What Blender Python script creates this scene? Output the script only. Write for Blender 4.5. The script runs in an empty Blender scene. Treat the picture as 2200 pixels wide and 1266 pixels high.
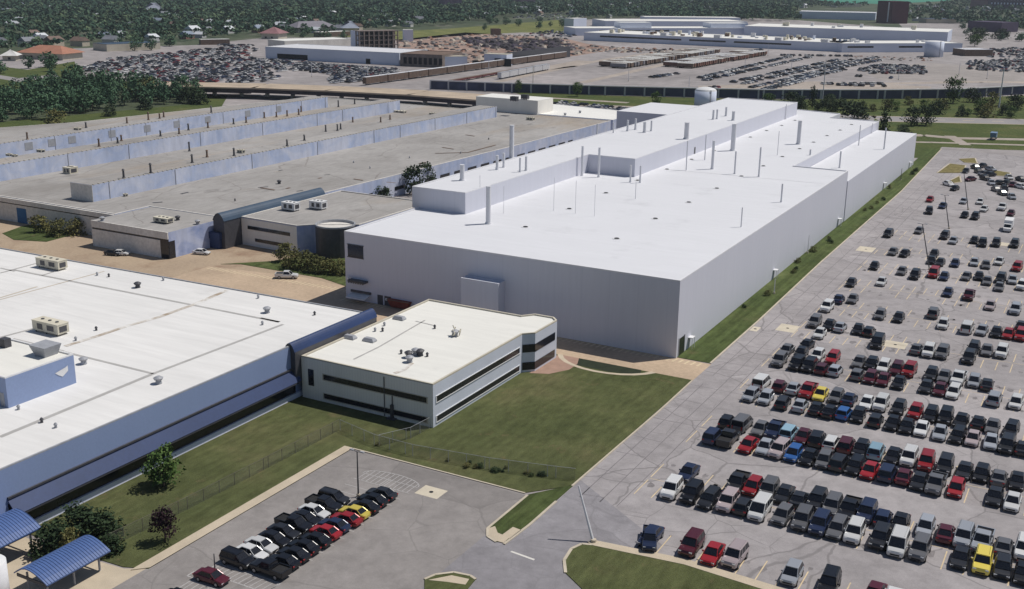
import bpy, math, random
import numpy as np
from mathutils import Vector, Matrix

# ------------------------------------------------------------------ camera, sky, sun, exposure
SC = bpy.context.scene
COL = SC.collection
CAM_H, FPX = 72.0, 2376.9
PITCH, ROLL, YAW = 0.28373690, -0.0126692569, 0.501426945
cp, sp, cr, sr = math.cos(PITCH), math.sin(PITCH), math.cos(ROLL), math.sin(ROLL)
FW = Vector((-math.sin(YAW)*cp, math.cos(YAW)*cp, -sp))
R0 = Vector((math.cos(YAW), math.sin(YAW), 0)); U0 = R0.cross(FW)
RT = R0*cr - U0*sr; DN = -R0*sr - U0*cr
cd = bpy.data.cameras.new('camera'); cam = bpy.data.objects.new('camera', cd); COL.objects.link(cam)
cd.sensor_fit = 'HORIZONTAL'; cd.angle = 2*math.atan(1100/FPX); cd.clip_start = 1; cd.clip_end = 30000
M = Matrix((RT, -DN, -FW)).transposed().to_4x4(); M.translation = Vector((0, 0, CAM_H)); cam.matrix_world = M
SC.camera = cam
SUN_AZ, SUN_EL = math.radians(42), math.radians(60)      # azimuth from +Y towards +X
w = bpy.data.worlds.new('World'); SC.world = w; w.use_nodes = True
nt = w.node_tree; bg = nt.nodes['Background']; sky = nt.nodes.new('ShaderNodeTexSky')
sky.sky_type = 'NISHITA'; sky.sun_disc = False; sky.sun_elevation = SUN_EL; sky.sun_rotation = SUN_AZ
sky.dust_density = 1.0; sky.ozone_density = 1.5; sky.altitude = 200
nt.links.new(sky.outputs[0], bg.inputs[0]); bg.inputs[1].default_value = 0.055
sd = bpy.data.lights.new('sun', 'SUN'); sd.energy = 3.7; sd.angle = math.radians(0.53); sd.color = (1, .955, .88)
so = bpy.data.objects.new('sun', sd); COL.objects.link(so)
sv = Vector((math.sin(SUN_AZ)*math.cos(SUN_EL), math.cos(SUN_AZ)*math.cos(SUN_EL), math.sin(SUN_EL)))
so.rotation_euler = (-sv).to_track_quat('-Z', 'Y').to_euler(); so.location = (0, 0, 300)
SC.view_settings.view_transform = 'Standard'; SC.view_settings.look = 'None'
SC.view_settings.exposure = 0.0; SC.view_settings.gamma = 1.0
RND = random.Random(7)

def at(px, py, z=0.0):
    """point of the plane z seen at a pixel of the photograph (where the thing really stands)"""
    d = RT*((px-1100)/FPX) + DN*((py-633)/FPX) + FW
    t = (z-CAM_H)/d.z
    return Vector((d.x*t, d.y*t, z))
def proj(x, y, z):
    v = Vector((x, y, z-CAM_H)); k = v.dot(FW)
    return 1100+FPX*v.dot(RT)/k, 633+FPX*v.dot(DN)/k
def height(px, py, top, z=0.0):
    b = at(px, py, z); lo, hi = z, z+200
    for _ in range(40):
        m = (lo+hi)/2
        if proj(b.x, b.y, m)[1] > top: lo = m
        else: hi = m
    return lo

# ------------------------------------------------------------------ mesh helper
WO = {}
class MB:
    def __init__(s): s.v = []; s.f = []; s.m = []
    def add(s, vs, fs, mi=0):
        n = len(s.v); s.v += [tuple(p) for p in vs]
        for f in fs: s.f.append([i+n for i in f]); s.m.append(mi)
        return s
    def box(s, x0, x1, y0, y1, z0, z1, mi=0):
        return s.add([(x0,y0,z0),(x1,y0,z0),(x1,y1,z0),(x0,y1,z0),(x0,y0,z1),(x1,y0,z1),(x1,y1,z1),(x0,y1,z1)],
              [(3,2,1,0),(4,5,6,7),(0,1,5,4),(1,2,6,5),(2,3,7,6),(3,0,4,7)], mi)
    def hexa(s, b, t, mi=0):
        return s.add(list(b)+list(t), [(3,2,1,0),(4,5,6,7),(0,1,5,4),(1,2,6,5),(2,3,7,6),(3,0,4,7)], mi)
    def prism(s, poly, z0, z1, mi=0, top=True, bottom=False):
        a = sum(poly[i][0]*poly[(i+1)%len(poly)][1]-poly[(i+1)%len(poly)][0]*poly[i][1] for i in range(len(poly)))
        if a < 0: poly = poly[::-1]
        n = len(poly); vs = [(p[0],p[1],z0) for p in poly]+[(p[0],p[1],z1) for p in poly]
        fs = [(i,(i+1)%n,(i+1)%n+n,i+n) for i in range(n)]
        if top: fs.append(tuple(range(n, 2*n)))
        if bottom: fs.append(tuple(range(n-1, -1, -1)))
        return s.add(vs, fs, mi)
    def sheet(s, poly, z, mi=0):
        a = sum(poly[i][0]*poly[(i+1)%len(poly)][1]-poly[(i+1)%len(poly)][0]*poly[i][1] for i in range(len(poly)))
        if a < 0: poly = poly[::-1]
        return s.add([(p[0],p[1],z) for p in poly], [tuple(range(len(poly)))], mi)
    def strip(s, pts, width, z, mi=0):
        for a, b in zip(pts, pts[1:]):
            d = Vector((b[0]-a[0], b[1]-a[1])); 
            if d.length < 1e-6: continue
            n = Vector((-d.y, d.x)).normalized()*width/2
            s.add([(a[0]-n.x,a[1]-n.y,z),(b[0]-n.x,b[1]-n.y,z),(b[0]+n.x,b[1]+n.y,z),(a[0]+n.x,a[1]+n.y,z)], [(0,1,2,3)], mi)
        return s
    def cone(s, x, y, z0, z1, r0, r1, n=12, mi=0, cap=True, x1=None, y1=None):
        x1 = x if x1 is None else x1; y1 = y if y1 is None else y1
        vs = []
        for cx, cy, z, r in ((x,y,z0,r0),(x1,y1,z1,r1)):
            vs += [(cx+r*math.cos(2*math.pi*i/n), cy+r*math.sin(2*math.pi*i/n), z) for i in range(n)]
        fs = [(i,(i+1)%n,(i+1)%n+n,i+n) for i in range(n)]
        if cap: fs += [tuple(range(n,2*n)), tuple(range(n-1,-1,-1))]
        return s.add(vs, fs, mi)
    def tube(s, a, b, r0, r1=None, n=6, mi=0):
        r1 = r0 if r1 is None else r1
        a, b = Vector(a), Vector(b); d = (b-a).normalized()
        u = d.cross(Vector((0,0,1)) if abs(d.z) < .95 else Vector((1,0,0))).normalized(); v = d.cross(u)
        vs = []
        for c, r in ((a,r0),(b,r1)):
            vs += [c+(u*math.cos(2*math.pi*i/n)+v*math.sin(2*math.pi*i/n))*r for i in range(n)]
        return s.add(vs, [(i+n,(i+1)%n+n,(i+1)%n,i) for i in range(n)]+[tuple(range(n,2*n))[::-1], tuple(range(n))], mi)
    def loft(s, rings, mi=0, caps=True):
        n = len(rings[0]); vs = [p for r in rings for p in r]; fs = []
        for k in range(len(rings)-1):
            for i in range(n):
                j = (i+1) % n
                fs.append((k*n+i, k*n+j, (k+1)*n+j, (k+1)*n+i))
        if caps: fs += [tuple(range(n))[::-1], tuple(range((len(rings)-1)*n, len(rings)*n))]
        return s.add(vs, fs, mi)
    def mesh(s, name, mats, smooth=False):
        me = bpy.data.meshes.new(name); me.from_pydata(s.v, [], s.f)
        for m in (mats if isinstance(mats, (list, tuple)) else [mats]): me.materials.append(m)
        if any(s.m): me.polygons.foreach_set('material_index', s.m)
        if smooth: me.polygons.foreach_set('use_smooth', [True]*len(me.polygons))
        me.update(); return me
    def build(s, name, mats, parent=None, smooth=False):
        if parent is not None:
            o = WO.get(parent.name, Vector((0,0,0)))
            s.v = [(p[0]-o.x, p[1]-o.y, p[2]-o.z) for p in s.v]
        ob = bpy.data.objects.new(name, s.mesh(name, mats, smooth)); COL.objects.link(ob)
        if parent is not None:
            ob.parent = parent
            WO[ob.name] = o
        return ob
def tag(o, label=None, cat=None, group=None, kind=None):
    if label: o['label'] = label
    if cat: o['category'] = cat
    if group: o['group'] = group
    if kind: o['kind'] = kind
    return o
def thing(name, label, cat, loc=(0,0,0), group=None, rz=0.0):
    o = bpy.data.objects.new(name, None); COL.objects.link(o); o.location = loc; o.rotation_euler = (0,0,rz)
    WO[o.name] = Vector(loc); o.empty_display_size = .2
    return tag(o, label, cat, group)
def struct(mb, name, mats): return tag(mb.build(name, mats), kind='structure')
def new_ob(name, me, parent=None):
    o = bpy.data.objects.new(name, me); COL.objects.link(o); o.parent = parent; return o
def px(*pts, z=0.0): return [tuple(at(a, b, z)[:2]) for a, b in pts]

# ------------------------------------------------------------------ procedural materials
def lin(r, g, b):
    f = lambda c: (c/255/12.92) if c/255 <= .04045 else ((c/255+.055)/1.055)**2.4
    return (f(r), f(g), f(b))
class NT:
    def __init__(s, name):
        s.m = bpy.data.materials.new(name); s.m.use_nodes = True; s.t = s.m.node_tree
        s.b = s.t.nodes['Principled BSDF']; s.pos = s.n('NewGeometry').outputs['Position']
    def n(s, t): return s.t.nodes.new('ShaderNode'+t)
    def l(s, a, b): s.t.links.new(a, b)
    def noise(s, scale, detail=4, rough=.55, stretch=None, dist=0.0, off=0.0):
        p = s.pos
        mp = s.n('Mapping'); s.l(p, mp.inputs[0]); mp.inputs['Location'].default_value = (off, off*.7, off*.3)
        if stretch: mp.inputs['Scale'].default_value = stretch
        n = s.n('TexNoise'); s.l(mp.outputs[0], n.inputs['Vector'])
        n.inputs['Scale'].default_value = scale; n.inputs['Detail'].default_value = detail
        n.inputs['Roughness'].default_value = rough; n.inputs['Distortion'].default_value = dist
        return n.outputs['Fac']
    def ramp(s, fac, stops):
        r = s.n('ValToRGB'); s.l(fac, r.inputs[0]); e = r.color_ramp.elements
        while len(e) < len(stops): e.new(.5)
        for el, (p, c) in zip(e, stops): el.position = p; el.color = (c[0], c[1], c[2], 1)
        return r.outputs[0]
    def mix(s, a, b, fac, mode='MIX'):
        m = s.n('Mix'); m.data_type = 'RGBA'; m.blend_type = mode
        for v, i in ((fac, 0), (a, 6), (b, 7)):
            if isinstance(v, (int, float)): m.inputs[i].default_value = v
            elif isinstance(v, tuple): m.inputs[i].default_value = (*v[:3], 1)
            else: s.l(v, m.inputs[i])
        return m.outputs[2]
    def rng(s, v, a, b, c=0.0, d=1.0):
        r = s.n('MapRange'); s.l(v, r.inputs[0])
        for i, x in enumerate((a, b, c, d)): r.inputs[i+1].default_value = x
        return r.outputs[0]
    def bump(s, v, dist, strength=.5):
        b = s.n('Bump'); s.l(v, b.inputs['Height']); b.inputs['Distance'].default_value = dist; b.inputs['Strength'].default_value = strength
        s.l(b.outputs[0], s.b.inputs['Normal'])
    def done(s, col, rough=.85, metal=0.0, spec=.3):
        if isinstance(col, tuple): s.b.inputs['Base Color'].default_value = (*col[:3], 1)
        else: s.l(col, s.b.inputs['Base Color'])
        s.b.inputs['Roughness'].default_value = rough; s.b.inputs['Metallic'].default_value = metal
        s.b.inputs['Specular IOR Level'].default_value = spec
        return s.m
def sc(c, k): return tuple(min(1, x*k) for x in c)
def plain(name, c, var=.12, scale=.6, rough=.8, spec=.3, fine=.06, fscale=9, stretch=None, metal=0.0):
    t = NT(name)
    a = t.ramp(t.noise(scale, 5, .6, stretch), [(.28, sc(c, 1-var)), (.72, sc(c, 1+var))])
    b = t.ramp(t.noise(fscale, 3), [(.3, (1-fine,)*3), (.7, (1+fine,)*3)])
    return t.done(t.mix(a, b, 1.0, 'MULTIPLY'), rough, metal, spec)
def cracks(t, scale, width, warp=6.0, off=0.0):
    mp = t.n('Mapping'); t.l(t.pos, mp.inputs[0]); mp.inputs['Location'].default_value = (off, off, 0)
    nz = t.n('TexNoise'); nz.inputs['Scale'].default_value = .09; nz.inputs['Detail'].default_value = 5; t.l(mp.outputs[0], nz.inputs['Vector'])
    ad = t.n('VectorMath'); ad.operation = 'MULTIPLY_ADD'; t.l(nz.outputs['Color'], ad.inputs[0])
    ad.inputs[1].default_value = (warp, warp, 0); t.l(mp.outputs[0], ad.inputs[2])
    v = t.n('TexVoronoi'); v.feature = 'DISTANCE_TO_EDGE'; v.inputs['Scale'].default_value = scale; t.l(ad.outputs[0], v.inputs['Vector'])
    return t.rng(v.outputs['Distance'], width*scale*.4, width*scale, 1, 0), v, ad
def asphalt(name, c, crack=.5, cell=.055, dark=.55):
    t = NT(name)
    col = t.ramp(t.noise(.035, 6, .65), [(.3, sc(c, .84)), (.7, sc(c, 1.12))])
    col = t.mix(col, t.ramp(t.noise(.4, 6, .7, off=11), [(.28, (.80,)*3), (.72, (1.13,)*3)]), 1.0, 'MULTIPLY')
    col = t.mix(col, t.ramp(t.noise(7, 2, off=3), [(.3, (.93,)*3), (.7, (1.07,)*3)]), 1.0, 'MULTIPLY')
    ck, v, ad = cracks(t, cell, .17)
    vc = t.n('TexVoronoi'); vc.inputs['Scale'].default_value = cell; t.l(ad.outputs[0], vc.inputs['Vector'])
    bw = t.n('RGBToBW'); t.l(vc.outputs['Color'], bw.inputs[0])
    col = t.mix(col, t.ramp(bw.outputs[0], [(.2, (.9,)*3), (.8, (1.07,)*3)]), .8, 'MULTIPLY')
    col = t.mix(col, sc(c, dark), t.rng(ck, 0, 1, 0, crack))
    ck2, _, _ = cracks(t, cell*3.1, .085, 3, 40.0)
    nm = t.rng(t.noise(.03, 2, off=70), .5, .6)
    mm = t.n('Math'); mm.operation = 'MULTIPLY'; t.l(ck2, mm.inputs[0]); t.l(nm, mm.inputs[1])
    col = t.mix(col, sc(c, dark), t.rng(mm.outputs[0], 0, 1, 0, crack))
    st = t.rng(t.noise(.16, 6, .65, off=31), .57, .72, 0, .36)
    col = t.mix(col, sc(c, .5), st)
    return t.done(col, .9, 0, .25)
def grass(name, g1, g2, g3, rows=False):
    t = NT(name)
    col = t.ramp(t.noise(.05, 6, .6), [(.32, g1), (.55, g2), (.75, g3)])
    col = t.mix(col, t.ramp(t.noise(.7, 6, .75, (1, .45, 1), off=5), [(.25, (.62,)*3), (.75, (1.35,)*3)]), 1.0, 'MULTIPLY')
    col = t.mix(col, t.ramp(t.noise(5, 4, .8, off=9), [(.25, (.6,)*3), (.75, (1.4,)*3)]), .8, 'MULTIPLY')
    if rows:
        col = t.mix(col, t.ramp(t.noise(.9, 3, .6, (1, .04, 1), off=13), [(.35, (.7,)*3), (.65, (1.35,)*3)]), rows, 'MULTIPLY')
    col = t.mix(col, sc(g3, 1.25)[:1]+(g3[1]*1.0, g3[2]*1.15), t.rng(t.noise(.22, 6, .7, off=57), .60, .72, 0, .6))
    t.bump(t.noise(6, 4, .8), .25, .7)
    return t.done(col, 1.0, 0, .1)

# ------------------------------------------------------------------ materials of the place
M = {}
M['lot'] = asphalt('lot_asphalt', (.345, .322, .328), .65, .05, .5)
M['lot2'] = asphalt('smooth_asphalt', (.262, .243, .236), .4, .035, .6)
M['driveway'] = asphalt('drive_asphalt', (.27, .258, .275), .3, .045, .6)
M['roadgrey'] = plain('road_grey', (.27, .255, .255), .1, .05)
M['concrete'] = plain('tan_concrete', (.46, .35, .25), .14, .09, fine=.1, fscale=1.2)
M['kerb'] = plain('kerb_concrete', (.50, .44, .35), .14, .4, fine=.1)
M['path'] = plain('path_concrete', (.50, .425, .325), .12, .3, fine=.1)
M['pad'] = plain('pad_concrete', (.56, .50, .40), .1, .5)
M['lawn'] = grass('lawn_grass', (.074, .088, .036), (.102, .113, .048), (.148, .138, .068), .28)
M['lawn2'] = grass('verge_grass', (.060, .084, .030), (.082, .106, .038), (.115, .130, .056), .8)
M['lawn3'] = grass('dry_verge_grass', (.07, .065, .025), (.09, .08, .03), (.13, .10, .04))
M['meadow'] = grass('meadow_grass', (.060, .085, .030), (.085, .105, .036), (.13, .13, .055))
M['pale_meadow'] = grass('pale_meadow_grass', (.10, .12, .045), (.16, .17, .06), (.24, .22, .10))
M['drygrass'] = grass('straw_grass', (.15, .135, .06), (.20, .17, .075), (.25, .215, .10))
M['yard'] = plain('yard_dirt', (.29, .265, .263), .25, .012, fine=.2, fscale=.11)
M['tracks'] = plain('pale_dirt', (.36, .31, .27), .2, .03, fine=.15, fscale=.3)
M['rubbleground'] = plain('brick_dust_ground', (.30, .205, .165), .32, .02, fine=.28, fscale=.14)
M['white_line'] = plain('white_road_paint', (.62, .60, .56), .12, .8)
M['yellow_line'] = plain('faded_yellow_paint', (.60, .48, .31), .2, .5)
M['faded_line'] = plain('worn_white_paint', (.42, .41, .41), .15, .8)
M['dark'] = plain('dark_void', (.012, .013, .018), .1, 1)
t = NT('far_town_ground')
M['town'] = t.done(t.ramp(t.noise(.02, 5, .7), [(.3, (.045, .07, .042)), (.55, (.08, .095, .06)), (.72, (.20, .19, .17))]), 1, 0, .1)
M['turf'] = plain('teal_turf', (.03, .20, .13), .1, .02)
t = NT('stained_concrete')
c = t.ramp(t.noise(.06, 5, .6), [(.3, (.34, .26, .19)), (.7, (.43, .335, .24))])
c = t.mix(c, (.21, .125, .085), t.rng(t.noise(.045, 5, .65, off=8), .5, .66, 0, .8))
c = t.mix(c, t.ramp(t.noise(1.4, 5, .7), [(.3, (.85,)*3), (.7, (1.12,)*3)]), 1.0, 'MULTIPLY')
M['dirtyconc'] = t.done(c, .9, 0, .2)

# ------------------------------------------------------------------ the ground and what is laid on it
struct(MB().sheet([(-9000,-3000),(6000,-3000),(6000,12000),(-9000,12000)], 0), 'ground', M['town'])
struct(MB().sheet(px((-700,160),(-60,118),(60,120),(160,104),(420,97),(560,82),(760,80),(860,72),(1000,62),(1200,44),(1500,34),(1720,44),(1900,58),(2075,72),(2500,66))
       + [(400,700),(400,-60),(-700,-60)], .004), 'yard_ground', M['yard'])
Z1, Z2, Z3, Z4 = .008, .012, .016, .020
struct(MB().sheet(px((850,86),(1000,70),(1210,82),(1260,94),(1335,104),(1240,120),(1010,146),(860,122)), Z1), 'rubble_ground', M['rubbleground'])
struct(MB().sheet(px((700,76),(960,62),(1200,43),(1245,72),(1120,70),(1000,76),(860,88)), Z1), 'pale_field', M['pale_meadow'])
struct(MB().sheet(px((-80,134),(60,150),(160,132),(172,168),(335,180),(400,200),(490,205),(470,240),(-80,310)), Z1), 'left_meadow', M['meadow'])
struct(MB().sheet(px((-60,196),(60,192),(140,182),(330,196),(440,206),(430,222),(200,244),(-60,268)), .010), 'wood_floor', plain('wood_floor_soil', (.06,.075,.04), .35, .2, fine=.25, fscale=1))
struct(MB().sheet(px((-60,152),(40,168),(120,160),(128,165),(40,176),(-60,160)), Z2), 'left_road', M['roadgrey'])
struct(MB().sheet(px((1090,196),(1300,205),(1640,214),(2100,210),(2500,190),(2500,330),(2150,322),(2024,316),(1990,340),(1500,330),(1480,240),(1190,222)), Z1), 'right_meadow', M['meadow'])
struct(MB().strip(px((1050,214),(1200,224),(1400,232)), 9, Z2).strip(px((1120,207),(1350,221)), 6, Z2), 'dirt_track', M['tracks'])
rd = px((1480,232),(1720,246),(1880,255),(2200,262),(2600,268))
struct(MB().strip(rd, 24, Z2), 'far_road', M['roadgrey'])
e = MB()
for a, b in zip(rd, rd[1:]):
    d = Vector((b[0]-a[0], b[1]-a[1])); L = d.length; d.normalize(); n = Vector((-d.y, d.x))
    k = 0
    while k < L-6:
        p = Vector(a)+d*k; e.strip([tuple(p), tuple(p+d*6)], .9, Z3); k += 15
    for s in (-11.4, 11.4): e.strip([tuple(Vector(a)+n*s), tuple(Vector(b)+n*s)], .7, Z3)
struct(e, 'road_marking', M['yellow_line'])
struct(MB().strip(px((1930,291),(1985,291),(2050,297),(2200,300),(2500,306)), 7, Z2)
       .strip(px((1930,305),(2000,306),(2200,312),(2500,318)), 4, Z3).strip(px((2040,292),(2075,312)), 5, Z4), 'gravel_drive', M['tracks'])
struct(MB().sheet(px((1080,160),(1240,130),(1280,132),(1120,166)), Z2).strip(px((1060,178),(1300,128),(1480,104)), 7, Z3).strip(px((1250,178),(1420,140),(1500,126)), 8, Z4)
       .strip(px((1010,170),(1240,142)), 6, Z3).sheet(px((1500,185),(1750,175),(2000,186),(2000,192),(1500,194)), Z2)
       .strip(px((1900,180),(2100,176),(2260,178)), 14, Z3), 'pale_track', M['tracks'])
struct(MB().sheet(px((1930,50),(2080,50),(2300,74),(2300,82),(2060,74),(1940,60)), Z1), 'back_yard', M['yard'])
struct(MB().sheet(px((1980,134),(2200,150),(2240,176),(1900,174),(1860,160)), Z1), 'bare_yard', plain('bare_dirt', (.30, .27, .255), .16, .02, fine=.12, fscale=.12))
struct(MB().sheet(px((1740,-3),(2050,-4),(2040,2),(1900,9),(1790,6)), Z1), 'sports_turf', M['turf'])

LX0, LX1 = -62.6, 190.0
struct(MB().sheet([(LX0,40),(LX1,40),(LX1,505),(LX0-6,511)], Z1), 'parking_lot', M['lot'])
struct(MB().sheet([(-98.6,40),(-66.4,40),(-66.4,127.6),(-98.6,127.6)], Z1), 'staff_parking_lot', M['lot2'])
struct(MB().sheet([(-66.4,40),(LX0,40),(-45,40),(-45,124),(-62.6,136),(-62.6,116),(-66.4,116)], Z2), 'driveway', M['driveway'])
struct(MB().sheet([(-330,163),(-120,163),(-120,184),(-62.7,184),(-62.7,194.5),(-150,197),(-184,232),(-240,232),(-330,230)], Z2), 'service_road', M['dirtyconc'])
struct(MB().sheet([(-196,170),(-120,164),(-91,184.4),(-62.7,184.4),(-62.7,194.2),(-120,198.5),(-170,203.2),(-196,199)], Z3), 'concrete_road', M['concrete'])
struct(MB().sheet([(-126,40),(-98.6,40),(-98.6,86),(-101,84.5),(-105,84.2),(-112,83.5),(-126,84)], Z2), 'carport_yard', M['path'])
e = MB()                                                      # the ladder of short dashes along the service road
x = -195
while x < -64:
    yb = 199.6 + (-170-x)*-.035 if x < -120 else 194.0 - (x+120)*-.0
    if x < -150.5 or x > -96: e.sheet([(x,yb-1.9),(x+.45,yb-1.9),(x+.75,yb),(x+.3,yb)], Z4)
    elif -150 <= x < -138: e.sheet([(x,194-2),(x+.45,194-2),(x+.75,194-.2),(x+.3,194-.2)], Z4)
    x += 1.25
struct(e, 'road_dash_marking', plain('pale_dash_paint', (.60, .49, .33), .1, .8))
# raised beds of grass with kerbs
def bed(name, poly, m, z=.11, kerb=None, kw=.28, kmat=None):
    struct(MB().prism(poly, 0, z), name, M[m])
    if kerb:
        for i, k in enumerate(kerb):
            e = MB()
            for a, b in zip(k, k[1:]):
                d = Vector((b[0]-a[0], b[1]-a[1])).normalized(); n = Vector((-d.y, d.x))*kw/2
                e.add([(a[0]-n.x,a[1]-n.y,z+.03),(b[0]-n.x,b[1]-n.y,z+.03),(b[0]+n.x,b[1]+n.y,z+.03),(a[0]+n.x,a[1]+n.y,z+.03),
                       (a[0]-n.x,a[1]-n.y,0),(b[0]-n.x,b[1]-n.y,0),(b[0]+n.x,b[1]+n.y,0),(a[0]+n.x,a[1]+n.y,0)],
                      [(0,1,2,3),(4,5,1,0),(6,7,3,2)])
            struct(e, 'kerb', M[kmat or 'kerb'])
bed('lawn', [(-98.3,86),(-98.3,128.2),(-67.6,128.2),(-62.9,133.5),(-62.8,184.2),(-119.4,184.2),(-119.4,84.5),(-105,84.5),(-101.3,84.7)], 'lawn', .10,
    [[(-67.6,128),(-98.2,128)], [(-62.8,133.5),(-62.7,150),(-62.5,166),(-62.75,184)]])
struct(MB().prism([(-99.9,84.6),(-98.3,86.2),(-98.3,128.1),(-99.9,128.1)], 0, .13), 'footpath', M['path'])
bed('grass_island', [(-67.0,127.8),(-67.0,116.2),(-65.9,114.3),(-64.2,113.6),(-63.0,114.6),(-62.7,120),(-62.7,134.0)], 'lawn2', .10,
    [[(-67.0,127.6),(-67.0,116.2),(-65.9,114.3),(-64.2,113.6)], [(-63.0,113.6),(-62.6,120),(-62.6,128)]], .35)
struct(MB().prism([(-66.9,116.2),(-65.9,114.5),(-64.2,113.8),(-63.2,113.8),(-63.2,115.4),(-65.2,115.8),(-66.4,117.2)], .04, .125).prism([(-64.4,115.6),(-63.0,115.2),(-62.8,118.0),(-64.2,118.2)], .04, .13), 'island_paving', M['path'])
isl = px((1215,1232),(1212,1205),(1228,1180),(1250,1170),(1275,1172),(1470,1210),(1650,1268),(1800,1330),(1800,1420),(1240,1420),(1250,1266))
bed('grass_island', isl, 'lawn', .11, [isl[:5][::-1]], .4)
q = px((1262,1166),(1275,1162),(1470,1202),(1650,1256),(1850,1320)); r = px((1850,1338),(1650,1272),(1470,1215),(1275,1174))
struct(MB().prism(q+r, 0, .15), 'footpath', M['path'])
isl2 = px((912,1400),(912,1246),(935,1236),(975,1231),(1010,1238),(1022,1246),(985,1290),(960,1400))
bed('grass_island', isl2, 'lawn', .11, [isl2[1:6]], .35)
struct(MB().prism(px((920,1248),(970,1238),(1008,1246),(1000,1258),(960,1252)), .05, .125), 'island_gravel', M['path'])
bed('grass_verge', [(-70.2,194.8),(-63.1,194.8),(-63.2,227),(-64.2,285),(-64.7,400),(-68.2,513),(-73,513),(-71.8,440)], 'lawn2', .10,
    [[(-63.0,194.8),(-63.1,227),(-64.1,285),(-64.6,400),(-68.1,513)]], .35)
bed('lawn', [(-190.5,204.6),(-165,204.8),(-150.2,200.5),(-150.2,224),(-181,224),(-186,211),(-195,202)], 'lawn2', .10)
bed('lawn', px((5,502),(50,486),(190,470),(205,492),(100,520),(30,516)), 'lawn2', .09)
bed('grass_verge', px((1235,770),(1300,785),(1430,812),(1440,822),(1250,800)), 'lawn', .115)
struct(MB().prism([(-90.4,172),(-87.0,173.5),(-84.8,177.5),(-84.8,181),(-86,184.3),(-90.4,184.3)], 0, .12), 'brick_terrace', plain('brick_paving', (.34, .22, .17), .12, .6))
arc = [(-80.3+11*math.cos(a), 187+8.2*math.sin(a)) for a in [math.radians(200+i*14) for i in range(11)]]
e = MB()
for i in range(len(arc)-1):
    a, b = arc[i], arc[i+1]; f = lambda p, k: (-80.3+(p[0]+80.3)*k, 187+(p[1]-187)*k)
    e.prism([a, b, f(b,.90), f(a,.90)], .02, .14)
struct(e, 'curved_path', M['path'])
struct(MB().prism([(-88,184.3),(-73,184.3),(-72,181.5),(-78,180.2),(-85,180.6)], .0, .118), 'shrub_bed', plain('bed_soil_and_ivy', (.018, .026, .012), .3, .8, fine=.3, fscale=4))
# dry planting beds at the far end of the big lot
for q in (((2013,372),(2040,352),(2075,356),(2070,372)), ((2060,342),(2095,340),(2100,352),(2072,350)), ((2042,388),(2062,378),(2065,392),(2050,394)), ((2135,366),(2170,372),(2172,380),(2140,378))):
    bed('planting_bed', px(*q), 'drygrass', .12, [px(*q)], .5)
# concrete pads with a dark lid
e, l = MB(), MB()
for (x, y, sx, sy) in ((-79.5,121.6,1.9,1.5),(-56.2,224.6,2.0,2.6),(-34.2,225.2,2.2,2.2),(-57.0,306,2.2,3.0),(-62.0,220.5,.8,1.6),(-25.6,333,2.2,2.2)):
    e.sheet([(x-sx,y-sy),(x+sx,y-sy),(x+sx,y+sy),(x-sx,y+sy)], Z3)
    l.cone(x, y, Z3, Z4+.01, .32, .32, 14)
struct(e, 'concrete_pad', M['pad']); struct(l, 'manhole_cover', M['dark'])

# ------------------------------------------------------------------ painted stalls
ROWY = [(124.3,-1),(138.6,-1),(145.0,1),(159.8,-1),(167.2,1),(180.4,-1),(187.8,1),(201.0,-1),(208.3,1),(222.0,-1),(229.0,1),(242.3,-1),(249.8,1),
        (263.5,-1),(270.5,1),(284.0,-1),(291,1),(304.5,-1),(311.5,1),(326,-1),(333,1)]
e = MB()
for y, s in ROWY:
    x = -54.0 if y > 130 else -47.5
    while x < 60:
        if RND.random() < .82: e.sheet([(x-.08,y-2.7),(x+.08,y-2.7),(x+.08,y+2.6),(x-.08,y+2.6)], Z2)
        x += 2.62
for ya, yb in zip(ROWY[1::2], ROWY[2::2]):
    m = (ya[0]+yb[0])/2; e.strip([(-54,m),(60,m)], .11, Z3)
struct(e, 'stall_marking', M['yellow_line'])
e = MB(); ro = random.Random(77)
for y, s in ROWY:
    x = -52.6
    while x < 58:
        for _ in range(ro.choice((0,1,1,2))):
            cx, cy, r0 = x+ro.gauss(0,.35), y+ro.gauss(0,1.3), ro.uniform(.25,.8); n = 9
            e.add([(cx+r0*ro.uniform(.6,1.1)*math.cos(2*math.pi*i/n), cy+r0*ro.uniform(.7,1.9)*math.sin(2*math.pi*i/n), Z1+.002) for i in range(n)], [tuple(range(n))])
        x += 2.62
struct(e, 'oil_stain', plain('oil_stained_asphalt', (.20,.185,.19), .25, 1.2, fine=.15, fscale=4))
e = MB()
for xx in (-60.4, -57.2, -54.6):
    y = 131
    while y < 500:
        L = RND.uniform(8, 40); e.strip([(xx+RND.uniform(-.12,.12),y),(xx+RND.uniform(-.12,.12),y+L)], .12, Z2); y += L+RND.choice((0,0,.3,5))
y = 132
while y < 500:
    x = RND.choice((-62.3,-62.3,-60.4)); e.strip([(x,y),(RND.choice((-57.2,-54.6,-50,-47)),y+RND.uniform(-.6,.6))], .11, Z3); y += RND.uniform(4, 11)
struct(e, 'pavement_joint', plain('tar_joint', (.165,.15,.16), .2, .5))
e = MB(); f = MB()
xc = -86.9
for k in range(15):
    y = 91.3+k*2.18
    for s in (-1, 1): e.strip([(xc,y),(xc+s*4.9,y)], .10, Z2)
e.strip([(xc,91),(xc,122)], .1, Z3)
def rung_loop(e, loop, n0, n1, lines):
    e.strip(loop, .13, Z2)
    for a, b in lines: e.strip([a, b], .10, Z3)
top = [(-91.8,122.0)]+[(xc+4.9*math.cos(a), 122.0+1.9*math.sin(a)) for a in [math.pi-i*math.pi/12 for i in range(13)]]
e.strip(top, .12, Z2)
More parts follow.
